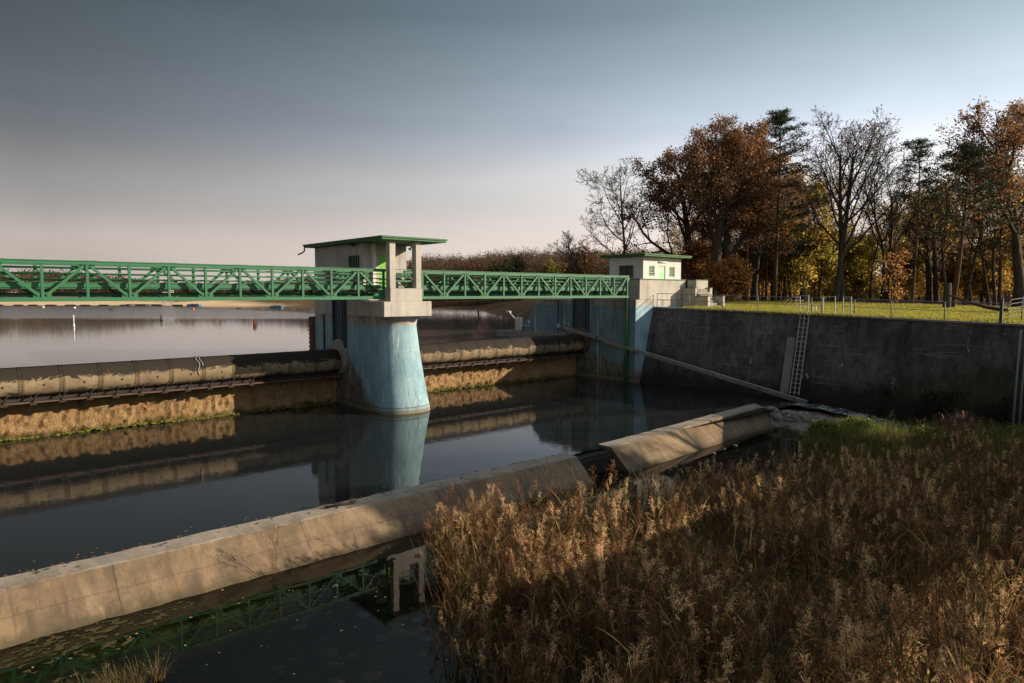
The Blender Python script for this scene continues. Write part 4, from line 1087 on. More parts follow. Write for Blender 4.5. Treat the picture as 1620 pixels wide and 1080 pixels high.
# ------------------------------------------------------------------ trees on the right bank
make_tree('oak_tree', 'largest rust brown oak, rounded crown standing highest behind the far white hut', px(1133, 82), 22.2, .55, broad(n=(11, 8, 6, 5), trunk=.55, ang=(40, 40, 42, 45)), 3,
          dict(per=6, spread=.36, size=.125, cols=RUST + [(.30, .16, .07), (.20, .12, .07)], keep=.46), stems=2)
make_tree('oak_tree', 'brown oak with lower crown left of the largest oak, half hiding the bare lake tree', px(1096, 90), 19.8, .40, broad(n=(11, 7, 6, 5), trunk=.55, start=(.2, .25, .2, .15)), 5,
          dict(per=6, spread=.36, size=.125, cols=[(.15, .07, .035), (.19, .09, .04), (.11, .058, .03), (.24, .11, .045)], keep=.40), lean=(-.14, .05))
make_tree('oak_tree', 'golden brown oak filling the gap between the largest oak and the pointed pine', px(1192, 94), 20.5, .36, broad(n=(11, 8, 6, 5), trunk=.6, start=(.2, .25, .2, .15)), 17,
          dict(per=6, spread=.38, size=.125, cols=RUST[:2] + ORANGE[:1] + [(.30, .18, .07), (.24, .15, .06)], keep=.38))
make_tree('beech_tree', 'yellow brown half bare beech rising behind the pointed pine and bare double tree', px(1268, 100), 19.0, .3, broad(n=(10, 8, 6, 5), trunk=.65, start=(.25, .25, .2, .15)), 18,
          dict(per=3, spread=.42, size=.17, cols=OLIVE + YELLOW[:2] + RUST[:2], keep=.35))
make_tree('beech_tree', 'tall thin golden beech between the slim bare tree and the leaning pine', px(1468, 104), 17.5, .28, broad(n=(10, 8, 6, 5), trunk=.65, start=(.25, .25, .2, .15)), 19,
          dict(per=3, spread=.42, size=.17, cols=ORANGE[:2] + YELLOW[:2] + RUST, keep=.3))
make_tree('bare_tree', 'leafless spreading tree left of the oaks against the pale sky', px(992, 95), 19.6, .19, broad(n=(10, 8, 6, 5), start=(.3, .2, .2, .15), trunk=.6, ang=(50, 42, 42, 40), rmin=.016, bias=(-.45, -.1, 0)), 8, lean=(-.14, 0), bark='bark_pale')
make_tree('bare_tree', 'low leafless tree leaning far out over the lake shore left of the white hut', px(962, 92), 9.6, .2, broad(n=(9, 8, 6, 4), trunk=.95, start=(.35, .2, .2, .15), ang=(35, 38, 40, 40), up=(.04, .04, .03, .02, 0), rmin=.014), 21, lean=(-.95, .35))
make_tree('bare_tree', 'tall leafless double stemmed tree with dense twigs in the middle of the lawn edge', px(1324, 76), 21.6, .27, broad(n=(10, 8, 6, 5), trunk=.6, start=(.3, .22, .2, .15), ang=(40, 38, 38, 40), len=(.66, .52, .48, .5), up=(.03, .06, .05, .03, 0), rmin=.013), 13, stems=2,
          leaf=dict(per=1, spread=.4, size=.11, cols=RUST, keep=.10))
make_tree('bare_tree', 'slim leafless tree with upswept limbs right of the double stemmed tree', px(1398, 92), 19.0, .24, broad(n=(8, 8, 6, 4), trunk=.68, start=(.4, .2, .2, .15), ang=(28, 35, 38, 40), rmin=.015), 14, stems=2)
make_tree('bare_tree', 'forked leafless tree between the two flat topped pines', px(1474, 88), 14.5, .3, broad(n=(7, 7, 6, 4), trunk=.6, start=(.3, .2, .2, .15), ang=(38, 38, 40, 40), rmin=.015), 15, stems=2)
make_tree('oak_tree', 'tall loose orange brown oak at the right picture edge', px(1612, 72), 21.6, .42, broad(n=(12, 8, 6, 5), trunk=.6, start=(.3, .25, .2, .15), ang=(45, 40, 42, 45)), 16,
          dict(per=5, spread=.36, size=.125, cols=RUST + [(.30, .19, .09), (.24, .15, .08)], keep=.42))
def pine(label, pos, H, r, seed, z0f, n, reach, lean=(0, 0), droop=0., top=1.0, dense=1.0, group=None, round_=.5, per=34):
    rg = np.random.default_rng(seed); zb = gz(*pos) - .1
    root = thing('pine_tree', label, 'tree', (pos[0], pos[1], zb), group)
    b = MB(); m = 12; tr = []
    for i in range(m + 1):
        f = i / m; tr.append(Vector((lean[0] * H * f + .12 * math.sin(f * 5 + seed), lean[1] * H * f + .12 * math.cos(f * 4 + seed), H * f)))
    b.tube(tr, [r * (1 - .86 * i / m) for i in range(m + 1)], 8, 0, False)
    tips = []
    for k in range(n):
        f = z0f + (1 - z0f) * (k + rg.random()) / n * .985; q = f * m; i = min(int(q), m - 1); p = tr[i].lerp(tr[i + 1], q - i)
        a = k * 2.4 + rg.uniform(-.5, .5); g = (f - z0f) / (1 - z0f)
        L = reach * ((1 - g) ** round_ * top + (1 - top)) * rg.uniform(.55, 1.15) * min(1, .45 + 1.6 * g + .2)
        el = rg.uniform(-.05, .3) - droop * (1 - g); pts = [p]; d = Vector((math.cos(a), math.sin(a), el)).normalized()
        for j in range(5): d = (d + Vector((0, 0, .07)) + Vector(rg.normal(0, .1, 3))).normalized(); pts.append(pts[-1] + d * L / 5)
        b.tube(pts, [max(.015, .05 * (1 - j / 6) * r / .2) for j in range(6)], 4, 0, False)
        for j in range(3, 6):
            for c in range(1 if j < 5 else 2):
                sd = Vector((rg.normal(0, .13), rg.normal(0, .13), rg.normal(0, .02))) * L; qq = pts[j] + sd; tips.append(tuple(qq))
                if c == 0: b.tube([pts[j], qq], .012, 3, 0, False)
    for k in range(14): tips.append(tuple(tr[-1] - Vector((rg.normal(0, .2), rg.normal(0, .2), rg.uniform(-.2, 1.2)))))
    mb = MB(); mb.v = [(v[0] + pos[0], v[1] + pos[1], v[2] + zb) for v in b.v]; mb.f = b.f; mb.m = b.m; mb.sm = b.sm
    mb.build('trunk', M['bark_pine'], root)
    me = leaves(rg, np.array(tips), per, .34, .13, PINE, M['needle'], 'crown', .35, .26, .5, .34)
    c = bpy.data.objects.new('crown', me); COL.objects.link(c); c.parent = root
    return root
pine('tall dark pine with pointed tip between the largest oak and the bare double tree', px(1226, 82), 22.6, .27, 31, .26, 92, 5.6, droop=.18, round_=.5, per=70)
pine('slender pine with small flat dark crown right of the bare double tree', px(1443, 70), 16.6, .17, 32, .60, 26, 3.3, lean=(.02, 0), round_=.3, per=48)
pine('leaning pine with broad dark crown near the right picture edge', px(1505, 62), 14.8, .24, 33, .42, 46, 4.6, per=52, lean=(.085, -.05), round_=.5)
pine('bushy dark pine behind the leaning pine at right', px(1578, 78), 15.5, .24, 34, .25, 50, 3.8, per=40, lean=(-.02, 0), round_=.5)
pine('bare poled pine with thin crown above the stairs', px(1180, 84), 15.2, .24, 35, .62, 26, 2.8, round_=.5)
pine('dark young pine just left of the bare double tree', px(1212, 98), 16.5, .2, 36, .3, 40, 3.0, round_=.8)
# understory shrubs in autumn colour
def shrub(label, pos, H, seed, cols, stems=4, size=.15, per=5, keep=1., group=None, name='autumn_shrub', wide=1.):
    return make_tree(name, label, pos, H, .07, broad(n=(6, 6, 5, 4), trunk=.75, start=(.12, .15, .15, .1), ang=(48 * wide, 42, 42, 45), len=(.6, .5, .5, .5), max=3, leaf_lvl=3, sides=(5, 4, 3, 3, 3)), seed,
                     dict(per=per, spread=.34, size=size, cols=cols, keep=keep), stems=stems, group=group)
shrub('orange leaved shrub directly behind the stair blocks', px(1150, 74), 5.2, 41, ORANGE + RUST, 6, keep=.55)
shrub('rust orange shrub behind the white hut roof end', px(1112, 88), 7.6, 42, RUST + ORANGE[:1], 6, keep=.5)
shrub('thin yellow leaved sapling glowing between trunks left of the bare double tree', px(1272, 96), 7.0, 43, YELLOW[:2] + OLIVE[:1], 3, keep=.13, wide=.6)
shrub('small pinkish orange beech sapling right of the bare double tree', px(1409, 68), 5.4, 44, [(.42, .20, .08), (.36, .16, .06), (.45, .25, .09)], 1, keep=.22, size=.12, wide=1.35)
shrub('tall olive yellow young tree behind the pine pole', px(1240, 104), 12.0, 45, OLIVE + YELLOW[:1], 4, .17)
shrub('olive green young tree left of the double stem', px(1288, 102), 11.0, 46, OLIVE, 4, .17)
shrub('brown orange young tree behind the tall pine', px(1205, 108), 12.5, 47, ORANGE[:1] + RUST, 4, .17)
shrub('yellow young tree right behind the double stem', px(1352, 105), 10.0, 48, YELLOW + OLIVE, 4, .17)
shrub('ochre thicket at the right end of the lawn', px(1560, 84), 6.0, 49, ORANGE[:2] + OLIVE, 6)
shrub('rusty thicket under the leaning pine', px(1530, 92), 8.0, 50, RUST + ORANGE[:1], 5)
shrub('green brown young tree between the slim bare trees', px(1432, 108), 9.0, 51, OLIVE + RUST[:1], 4, .17)
shrub('dark brown shrub by the lake shore behind the white hut', px(1040, 92), 6.0, 52, RUST[:3], 5)
shrub('deep orange tree beside the right edge oak', px(1592, 96), 11.0, 53, ORANGE + RUST[:1], 4, .18)
shrub('low dark shrub on the shore left of the white hut', px(985, 98), 4.6, 54, RUST[:3] + OLIVE[:1], 5)
# slim trunks in the shaded wood: a few forms, copied
slim = []
for k in range(4):
    slim.append(make_tree('slim_tree', 'slim dark trunked tree standing in the shaded wood behind the lawn', px(1190 + 20 * k, 112), 15 + k, .17, broad(n=(9, 7, 5, 3), trunk=.72, start=(.35, .2, .2, .15), ang=(45, 42, 42, 45), max=3, leaf_lvl=3, rmin=.016),
                          60 + k, dict(per=2, spread=.35, size=.17, cols=(RUST, OLIVE, ORANGE[:1] + RUST, YELLOW[:2] + OLIVE)[k], keep=.30), group='slim trees in the shaded wood'))
rg = random.Random(77)
for k in range(64):
    u = 1085 + 640 * (k + rg.random()) / 64; d = rg.uniform(98, 150) if u < 1480 else rg.uniform(74, 140)
    o = copy_tree(slim[k % 4]); x, y = px(u, d); o.location = (x, y, gz(x, y) - .15); o.rotation_euler.z = rg.uniform(0, 6.28)
    s = rg.uniform(.75, 1.12); o.scale = (s, s, s)
# fallen log, cut trunk, bench
b = MB(); xa, ya = px(1500, 56); xb, yb = px(1592, 50)
z = gz(xa, ya); b.tube([(xa, ya, z + 1.25), ((xa * 2 + xb) / 3, (ya * 2 + yb) / 3, z + .75), ((xa + xb * 2) / 3, (ya + yb * 2) / 3, z + .35), (xb, yb, z + .15)], [.07, .11, .13, .15], 7)
tag(b.build('fallen_trunk', M['bark'], None, loc=(xb, yb, z)), 'thin fallen tree trunk slanting down to the lawn by the cut stump', 'log')
xa, ya = px(1497, 58); z = gz(xa, ya); b = MB(); b.tube([(xa, ya, z - .2), (xa, ya, z + .3), (xa + .05, ya, z + 2.25)], [.42, .33, .29], 10)
tag(b.build('tree_stump', M['bark'], None, loc=(xa, ya, z)), 'tall cut off trunk stump with flat pale top by the leaning pine', 'stump')
xa, ya = px(1250, 66); z = gz(xa, ya); pt = thing('picnic_table', 'grey picnic table on the lawn left of the first gate frame', 'table', (xa, ya, z))
b = MB(); b.box(xa - .9, xa + .9, ya - .35, ya + .35, z + .72, z + .77); b.build('table_top', M['timber'], pt)
for sy in (-.75, .75): MB().box(xa - .9, xa + .9, ya + sy - .14, ya + sy + .14, z + .43, z + .47).build('bench_seat', M['timber'], pt)
for sx in (-.6, .6):
    q = MB(); q.bar((xa + sx, ya - .8, z), (xa + sx, ya - .1, z + .71), .06, .09); q.bar((xa + sx, ya + .8, z), (xa + sx, ya + .1, z + .71), .06, .09); q.bar((xa + sx + .07, ya - .85, z + .40), (xa + sx + .07, ya + .85, z + .40), .05, .06); q.build('leg', M['timber'], pt)

# ------------------------------------------------------------------ far woods across the lake
def wood_mass(name, pts, cols_of, seed, size=.42, per=210):
    rg = np.random.default_rng(seed); C = []; A = []; B = []; K = []
    for (x, y, h, w) in pts:
        z = gz(x, y); n = int(per * max(.5, w / 4.5)); d = rand_dirs(rg, n); rr = rg.uniform(.45, 1.0, (n, 1)) ** .5
        lump = 1 + .18 * np.sin(d[:, :1] * 5 + x) * np.cos(d[:, 1:2] * 4 + y)
        c = np.array([x, y, z + h * .56]) + d * rr * lump * np.array([w, w, h * .46]) * rg.uniform(.9, 1.1, (n, 1))
        C.append(c); a = rand_dirs(rg, n); t = rand_dirs(rg, n); bb = np.cross(a, t); bb /= np.linalg.norm(bb, axis=1)[:, None] + 1e-9
        s = size * rg.uniform(.6, 1.5, (n, 1)); A.append(a * s); B.append(bb * s * .6)
        base = np.array(cols_of(rg)); K.append(base[None] * rg.uniform(.55, 1.4, (n, 1)))
    me = quads_mesh(name, np.concatenate(C), np.concatenate(A), np.concatenate(B), np.concatenate(K), M['leaf'])
    o = bpy.data.objects.new(name, me); COL.objects.link(o); return stuff(o)
BROWNS = [(.105, .062, .042), (.12, .068, .042), (.095, .060, .045), (.135, .075, .04), (.16, .095, .045), (.125, .055, .038), (.12, .085, .065), (.15, .115, .05), (.10, .075, .045)]
rg = random.Random(5); P_ = []
for k in range(420):
    u = rg.uniform(640, 1130); row = rg.random(); d = 172 + 110 * row
    if u > 900: d = rg.uniform(150, 260)
    vtop = np.interp(u, [640, 670, 740, 830, 960, 1130], [408, 402, 399, 391, 392, 388]) + rg.uniform(-2, 7) + (1 - row) * 10
    x, y = px(u, d); h = max(5., (465 - vtop) * d / 1080 + 6.55 - gz(x, y)); P_.append((x, y, h * .97, rg.uniform(3.8, 6.2)))
wood_mass('far_woods', P_, lambda r: BROWNS[r.integers(0, len(BROWNS))], 1, .165, 1000)
P_ = []
for k in range(230):
    u = rg.uniform(-160, 640); d = 228 + 95 * rg.random()
    vtop = np.interp(u, [-160, 0, 90, 180, 260, 360, 480, 560, 640], [424, 427, 429, 436, 446, 450, 440, 425, 410]) + rg.uniform(-2, 7)
    x, y = px(u, d); h = max(3.5, (465 - vtop) * d / 1080 + 6.55 - gz(x, y)); P_.append((x, y, h, rg.uniform(3.5, 6)))
wood_mass('far_shore_woods', P_, lambda r: (BROWNS + [(.05, .055, .025), (.07, .07, .035)] * 2)[r.integers(0, 13)], 2, .30, 420)
P_ = []
for k in range(170):
    u = rg.uniform(1000, 1800); d = rg.uniform(150, 230); x, y = px(u, d); P_.append((x, y, rg.uniform(6, 10.5), rg.uniform(3., 5)))
wood_mass('woods_behind_lawn', P_, lambda r: (RUST + OLIVE + ORANGE + [(.03, .04, .02)] * 3)[r.integers(0, 16)], 3, .28, 420)
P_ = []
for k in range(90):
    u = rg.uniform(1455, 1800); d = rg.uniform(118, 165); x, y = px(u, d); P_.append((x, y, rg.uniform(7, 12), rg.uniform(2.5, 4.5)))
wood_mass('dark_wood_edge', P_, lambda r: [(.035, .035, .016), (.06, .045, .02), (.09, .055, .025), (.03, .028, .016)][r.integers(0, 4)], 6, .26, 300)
P_ = []
for k in range(130):
    u = rg.uniform(1180, 1760); d = rg.uniform(110, 150); x, y = px(u, d); P_.append((x, y, rg.uniform(2.5, 5.5), rg.uniform(2, 3.5)))
wood_mass('undergrowth', P_, lambda r: (RUST + OLIVE + YELLOW + ORANGE)[r.integers(0, 17)], 4, .26, 260)
def far_tree(label, u, d, H, w, cols, seed, name='broadleaf_tree'):
    x, y = px(u, d); z = gz(x, y); rg = np.random.default_rng(seed); t = thing(name, label, 'tree', (x, y, z))
    MB().tube([(x, y, z - .2), (x, y, z + H * .6)], [.25, .1], 6).build('trunk', M['bark'], t)
    n = 26; cen = rand_dirs(rg, n) * rg.uniform(.3, 1, (n, 1)) * np.array([w, w, H * .38]) + np.array([0, 0, H * .58])
    me = leaves(rg, cen, 60, w * .22, .28, cols, M['leaf'], 'crown'); c = bpy.data.objects.new('crown', me); COL.objects.link(c); c.parent = t
far_tree('dark green pine among the brown far woods above the bridge', 797, 168, 12.5, 3.6, [(.035, .055, .022), (.05, .07, .03), (.025, .04, .02)], 1, 'pine_tree')
far_tree('second smaller dark green pine beside the far woodland pine', 822, 172, 13.0, 2.6, [(.03, .045, .022), (.04, .055, .025)], 2, 'pine_tree')
far_tree('yellow green tree in the far woods left of the leaning bare tree', 872, 158, 10.5, 2.4, [(.20, .17, .035), (.15, .14, .03)], 3)
far_tree('smaller yellow tree in the far woods next to the yellow green one', 892, 160, 9.5, 2.2, [(.19, .14, .035), (.13, .11, .03)], 4)
far_tree('orange brown round tree in the far woods nearest the white hut', 918, 150, 11.5, 3.8, [(.15, .075, .025), (.18, .09, .03), (.12, .06, .025)], 5)
far_tree('pale pinkish bare bush at the lake edge behind the bridge', 757, 166, 7.0, 2.4, [(.22, .13, .10), (.18, .10, .08)], 6)

# ------------------------------------------------------------------ things on and by the lake
def wpt(x, y): return cs(x, y)
x, y = wpt(-46.5, 72.4); t = thing('pole_buoy', 'white pole buoy upright in the lake below the bridge at left', 'buoy', (x, y, 3))
MB().tube([(x, y, 2.7), (x, y, 4.25), (x, y, 4.3)], [.06, .06, .03], 10).build('pole', M['white_paint'], t); MB().tube([(x, y, 2.9), (x, y, 3.25), (x, y, 3.35)], [.10, .10, .07], 10).build('float_collar', M['white_paint'], t)
x, y = wpt(-45.9, 89.3); b = MB(); b.tube([(x, y, 2.6), (x, y, 3.75)], .09, 8); b.tube([(x, y, 3.0), (x, y, 3.2)], .16, 8); tag(b.build('stake', M['black'], None, loc=(x, y, 3)), 'small dark stake standing alone in the lake', 'stake')
x, y = wpt(-28.4, 75.3); t = thing('marker_buoy', 'small red orange buoy floating on the lake left of the pier', 'buoy', (x, y, 3))
MB().tube([(x, y, 2.85), (x, y, 3.05), (x, y, 3.4), (x, y, 3.5)], [.14, .2, .2, .1], 10).build('float', M['orange'], t); MB().tube([(x, y, 3.5), (x, y, 3.68)], .03, 6).build('top_pin', M['black'], t)
def raft(xc, yc, L, label):
    x, y = wpt(xc, yc); t = thing('raft', label, 'raft', (x, y, 3), 'blue rafts by the beach'); dx, dy = .748, -.664
    b = MB()
    pr = [(-1, .0), (-.92, .42), (.95, .42), (1, .1), (.9, -.15), (-.9, -.15)]
    b.sweep([[(x + dx * L / 2 * p + w * .664, y + dy * L / 2 * p + w * .748, 3 + q) for p, q in pr] for w in (-.9, .9)]); b.build('hull', M['blue_boat'], t)
    b = MB(); b.bar((x - dx * L * .3, y - dy * L * .3, 3.5), (x + dx * L * .3, y + dy * L * .3, 3.5), .25, .1); b.build('bench', M['steel_dark'], t)
raft(-94, 202, 3.6, 'left blue raft at the beach edge under the bridge'); raft(-60.2, 174.9, 3.0, 'right blue raft near the pier under the bridge')
for k, (xc, yc) in enumerate(((-64.1, 160.3), (-88, 150))):
    x, y = wpt(xc, yc); b = MB(); b.blob((x, y, 3.1), (.45, .22, .2), k); b.blob((x + .35, y, 3.38), (.13, .1, .12), k + 5); b.tube([(x + .25, y, 3.15), (x + .33, y, 3.4)], .07, 6)
    tag(b.build('duck', M['black'], None, loc=(x, y, 3)), ('dark water bird swimming right of the left raft', 'dark water bird swimming far left below the bridge')[k], 'duck')
x0, y0 = wpt(-103.8, 206); t = thing('lifeguard_tower', 'slender lattice tower with white railed top on the beach behind the bridge', 'tower', (x0, y0, 3))
z = gz(x0, y0)
for sx, sy in ((-1, -1), (1, -1), (1, 1), (-1, 1)): MB().bar((x0 + sx * 1.3, y0 + sy * 1.3, z - .3), (x0 + sx * 1.0, y0 + sy * 1.0, 7.3), .14, .14).build('leg', M['timber'], t)
b = MB()
for k in range(3):
    zz = z + .3 + 1.2 * k
    b.bar((x0 - 1.2, y0 - 1.2, zz), (x0 + 1.2, y0 - 1.2, zz + 1.2), .1, .1); b.bar((x0 + 1.2, y0 - 1.2, zz), (x0 - 1.2, y0 - 1.2, zz + 1.2), .1, .1)
b.build('brace', M['timber'], t)
b = MB(); b.box(x0 - 1.4, x0 + 1.4, y0 - 1.4, y0 + 1.4, 6.2, 6.35)
for k in range(5): b.bar((x0 - 1.4 + .7 * k, y0 - 1.4, 6.35), (x0 - 1.4 + .7 * k, y0 - 1.4, 7.5), .1, .1)
b.bar((x0 - 1.4, y0 - 1.4, 7.5), (x0 + 1.4, y0 - 1.4, 7.5), .12, .12); b.bar((x0 - 1.4, y0 - 1.4, 6.95), (x0 + 1.4, y0 - 1.4, 6.95), .1, .1); b.build('platform', M['white_paint'], t)
xa, ya = wpt(-114, 203); xb, yb = wpt(-104, 201); b = MB(); b.bar((xa, ya, 3.35), (xb, yb, 3.35), 1.6, .16)
for f in (.05, .35, .65, .95): b.bar((xa + (xb - xa) * f, ya + (yb - ya) * f, 2.4), (xa + (xb - xa) * f, ya + (yb - ya) * f, 3.3), .2, .2)
tag(b.build('jetty', M['bark'], None, loc=(xa, ya, 3)), 'low dark jetty on the water in front of the beach tower', 'jetty')
fl = None
for k in range(11):
    x, y = wpt(-150 + 5.2 * k + .6 * math.sin(k * 2), 199.5 + .4 * math.sin(k)); b = MB()
    if fl is None:
        b.bar((x - 1.1, y + 1.0, 3.12), (x + 1.1, y - 1.0, 3.12), .7, .32); b.bar((x - .9, y + .8, 3.3), (x + .9, y - .8, 3.3), .3, .12)
        fl = b.build('float_section', M['bark'], None, loc=(x, y, 3)); tag(fl, 'dark float section in the row floating off the far left shore', 'float', 'row of floats off the far shore'); o = fl
    else: o = fl.copy(); COL.objects.link(o); o.location = (x, y, 3)
    o.rotation_euler.z = .1 * math.sin(k * 5)
for k, (xc, yc) in enumerate(((-118, 172), (-105, 164), (-70, 150))):
    x, y = wpt(xc, yc); b = MB(); b.tube([(x, y, 2.9), (x, y, 3.15), (x, y, 3.4)], [.2, .3, .16], 8)
    tag(b.build('swim_buoy', M['orange' if k == 2 else 'white_paint'], None, loc=(x, y, 3)), ('tiny white float far left, nearest the row of floats', 'tiny white float right of the white pole buoy', 'tiny reddish float in the lake beside a dark bird')[k], 'buoy')

# ------------------------------------------------------------------ reeds and grass
proto_col = {}
def proto_mesh(name, strips, mat):
    """strips: list of (points, half-widths, colour); flat ribbons"""
    vs = []; fs = []; cols = []
    for pts, ws, col, side in strips:
        o = len(vs)
        for p, w in zip(pts, ws):
            vs.append(tuple(Vector(p) - side * w)); vs.append(tuple(Vector(p) + side * w)); cols += [col, col]
        for i in range(len(pts) - 1): fs.append((o + 2 * i, o + 2 * i + 1, o + 2 * i + 3, o + 2 * i + 2))
    me = bpy.data.meshes.new(name); me.from_pydata(vs, [], fs); me.materials.append(mat)
    ca = me.color_attributes.new('Col', 'FLOAT_COLOR', 'POINT'); ca.data.foreach_set('color', np.array([(*c, 1) for c in cols], dtype=np.float32).ravel())
    return me
def reed_proto(seed, green=0., plume=True):
    rg = random.Random(seed); S = []
    H = rg.uniform(1.35, 2.0); lean = Vector((rg.uniform(-.25, .15), rg.uniform(-.18, .18), 0))
    at_ = lambda f: Vector((0, 0, H * f)) + lean * H * f * f * .8
    stem = [at_(f) for f in (0, .3, .6, .85, 1)]
    st_c = [(.22, .13, .06), (.30, .185, .09), (.13, .07, .035), (.11, .08, .03)][rg.randrange(4)]
    for sd in (Vector((1, 0, 0)), Vector((0, 1, 0))): S.append((stem, [.0062, .0058, .005, .004, .002], st_c, sd))
    if rg.random() < .35:                                            # a snapped stem hanging beside it
        p = at_(rg.uniform(.4, .7)); a = rg.uniform(0, 6.28); S.append(([p, p + Vector((math.cos(a) * .5, math.sin(a) * .5, rg.uniform(-.45, .1)))], [.004, .003], st_c, Vector((0, 0, 1))))
    for k in range(rg.randint(4, 8)):
        f = rg.uniform(.12, .95); p = at_(f)
        a = rg.uniform(0, 6.28); L = rg.uniform(.2, .58); d = Vector((math.cos(a), math.sin(a), 0)); pts = []
        up = rg.uniform(.7, 1.5); dr = rg.uniform(.3, 1.6); tw = rg.uniform(-.3, .3)
        for j in range(5): q = j / 4; pts.append(p + d * L * q * .8 + Vector((-d.y, d.x, 0)) * tw * q * q * L + Vector((0, 0, L * (up * q - dr * q * q))))
        sd = Vector((-math.sin(a), math.cos(a), rg.uniform(-.7, .7))).normalized()
        g = rg.random()
        c = (.14, .16, .035) if g < green else ((.44, .31, .07) if g < green + .12 else ((.17, .09, .04) if g < .66 else ((.36, .215, .095) if g < .84 else (.07, .04, .022))))
        v = rg.uniform(.6, 1.25); w = rg.uniform(.5, .95); S.append((pts, [.006 * w, .014 * w, .013 * w, .008 * w, .001], tuple(x * v for x in c), sd))
    if not plume:                                                    # a sheaf of bare stalks
        for k in range(rg.randint(2, 4)):
            o = Vector((rg.gauss(0, .12), rg.gauss(0, .12), 0)); l2 = Vector((rg.gauss(0, .2), rg.gauss(0, .2), 0)); h2 = H * rg.uniform(.7, 1.2); c2 = rg.choice([(.30, .165, .07), (.21, .105, .045), (.42, .27, .13), (.14, .07, .032)])
            S.append(([o + Vector((0, 0, h2 * f)) + l2 * h2 * f * f * .7 for f in (0, .35, .7, 1)], [.006, .0055, .005, .003], c2, Vector((1, rg.uniform(-1, 1), 0)).normalized()))
    if plume:
        tip = stem[-1]; dro = rg.uniform(0, 6.28); pc = [(.47, .27, .125), (.36, .19, .085), (.80, .53, .28), (.22, .11, .055)][rg.randrange(4)]; big = rg.uniform(.8, 1.5); droop = rg.uniform(.05, .5)
        D = Vector((math.cos(dro), math.sin(dro), 0))
        for k in range(22):                                          # branched plume: thin side twigs, each with a few spikelets
            f = rg.random() ** .8; a = dro + rg.gauss(0, 1.1); L = big * rg.uniform(.09, .2) * (1.1 - f * .7)
            b0 = tip + D * .12 * f * f * droop * big + Vector((0, 0, big * (-.10 + .28 * f)))
            d = Vector((math.cos(a), math.sin(a), rg.uniform(.6, 2.4))).normalized(); v = rg.uniform(.6, 1.35); c = tuple(x * v for x in pc)
            q = [b0, b0 + d * L * .55, b0 + d * L * .9 + Vector((0, 0, -L * droop * .7))]
            sd = d.cross(Vector((rg.random() - .5, rg.random() - .5, .6))).normalized(); S.append((q, [.0015, .0035, .001], c, sd))
            for j in range(2):
                m0 = q[1].lerp(q[2], rg.random()); e = Vector((rg.gauss(0, .6), rg.gauss(0, .6), rg.uniform(-.6, .7))).normalized() * .045 * big
                S.append(([m0, m0 + e * .5, m0 + e], [.001, .007, .001], tuple(x * rg.uniform(.8, 1.3) for x in c), sd))
    return proto_mesh('reed_form', S, M['reed'])
def grass_proto(seed, cols, H=.5, n=40, spread=.25, bend=.7, w=.006):
    rg = random.Random(seed); S = []
    for k in range(n):
        a = rg.uniform(0, 6.28); r = spread * math.sqrt(rg.random()); p = Vector((r * math.cos(a), r * math.sin(a), 0)); L = H * rg.uniform(.6, 1.2); a2 = rg.uniform(0, 6.28); d = Vector((math.cos(a2), math.sin(a2), 0)); be = bend * rg.uniform(.3, 1.3)
        pts = [p + Vector((0, 0, L * q * (1 - .35 * be * q))) + d * L * be * q * q * .7 for q in (0, .35, .7, 1)]
        c = cols[rg.randrange(len(cols))]; v = rg.uniform(.65, 1.3)
        S.append((pts, [w, w, w * .7, .001], tuple(x * v for x in c), Vector((-math.sin(a2), math.cos(a2), 0))))
    return proto_mesh('grass_form', S, M['reed'])
def scatter(name, pts, protos, rot, scl, idx):
    """one object: the forms instanced at the points"""
    c = bpy.data.collections.new(name + '_forms')
    for k, me in enumerate(protos):
        o = bpy.data.objects.new('%s_form_%02d' % (name, k), me); c.objects.link(o)
    me = bpy.data.meshes.new(name); me.from_pydata([tuple(p) for p in pts], [], [])
    for nm, ty, dat, key in (('rot', 'FLOAT_VECTOR', rot, 'vector'), ('scl', 'FLOAT', scl, 'value'), ('idx', 'INT', idx, 'value')):
        a = me.attributes.new(nm, ty, 'POINT'); a.data.foreach_set(key, np.asarray(dat, dtype=np.int32 if ty == 'INT' else np.float32).ravel())
    o = bpy.data.objects.new(name, me); COL.objects.link(o); stuff(o)
    ng = bpy.data.node_groups.new(name, 'GeometryNodeTree')
    ng.interface.new_socket('Geometry', in_out='INPUT', socket_type='NodeSocketGeometry'); ng.interface.new_socket('Geometry', in_out='OUTPUT', socket_type='NodeSocketGeometry')
    n = ng.nodes; l = ng.links; gi = n.new('NodeGroupInput'); go = n.new('NodeGroupOutput'); ip = n.new('GeometryNodeInstanceOnPoints'); ci = n.new('GeometryNodeCollectionInfo')
    ci.inputs['Collection'].default_value = c; ci.inputs['Separate Children'].default_value = True; ci.inputs['Reset Children'].default_value = True
    def att(nm, ty): q = n.new('GeometryNodeInputNamedAttribute'); q.data_type = ty; q.inputs['Name'].default_value = nm; return next(s for s in q.outputs if s.enabled and s.name == 'Attribute')
    er = n.new('FunctionNodeEulerToRotation'); l.new(att('rot', 'FLOAT_VECTOR'), er.inputs[0])
    l.new(gi.outputs[0], ip.inputs['Points']); l.new(ci.outputs[0], ip.inputs['Instance']); ip.inputs['Pick Instance'].default_value = True
    l.new(att('idx', 'INT'), ip.inputs['Instance Index']); l.new(er.outputs[0], ip.inputs['Rotation']); l.new(att('scl', 'FLOAT'), ip.inputs['Scale']); l.new(ip.outputs[0], go.inputs[0])
    md = o.modifiers.new('scatter', 'NODES'); md.node_group = ng
    return o
rg = np.random.default_rng(9)
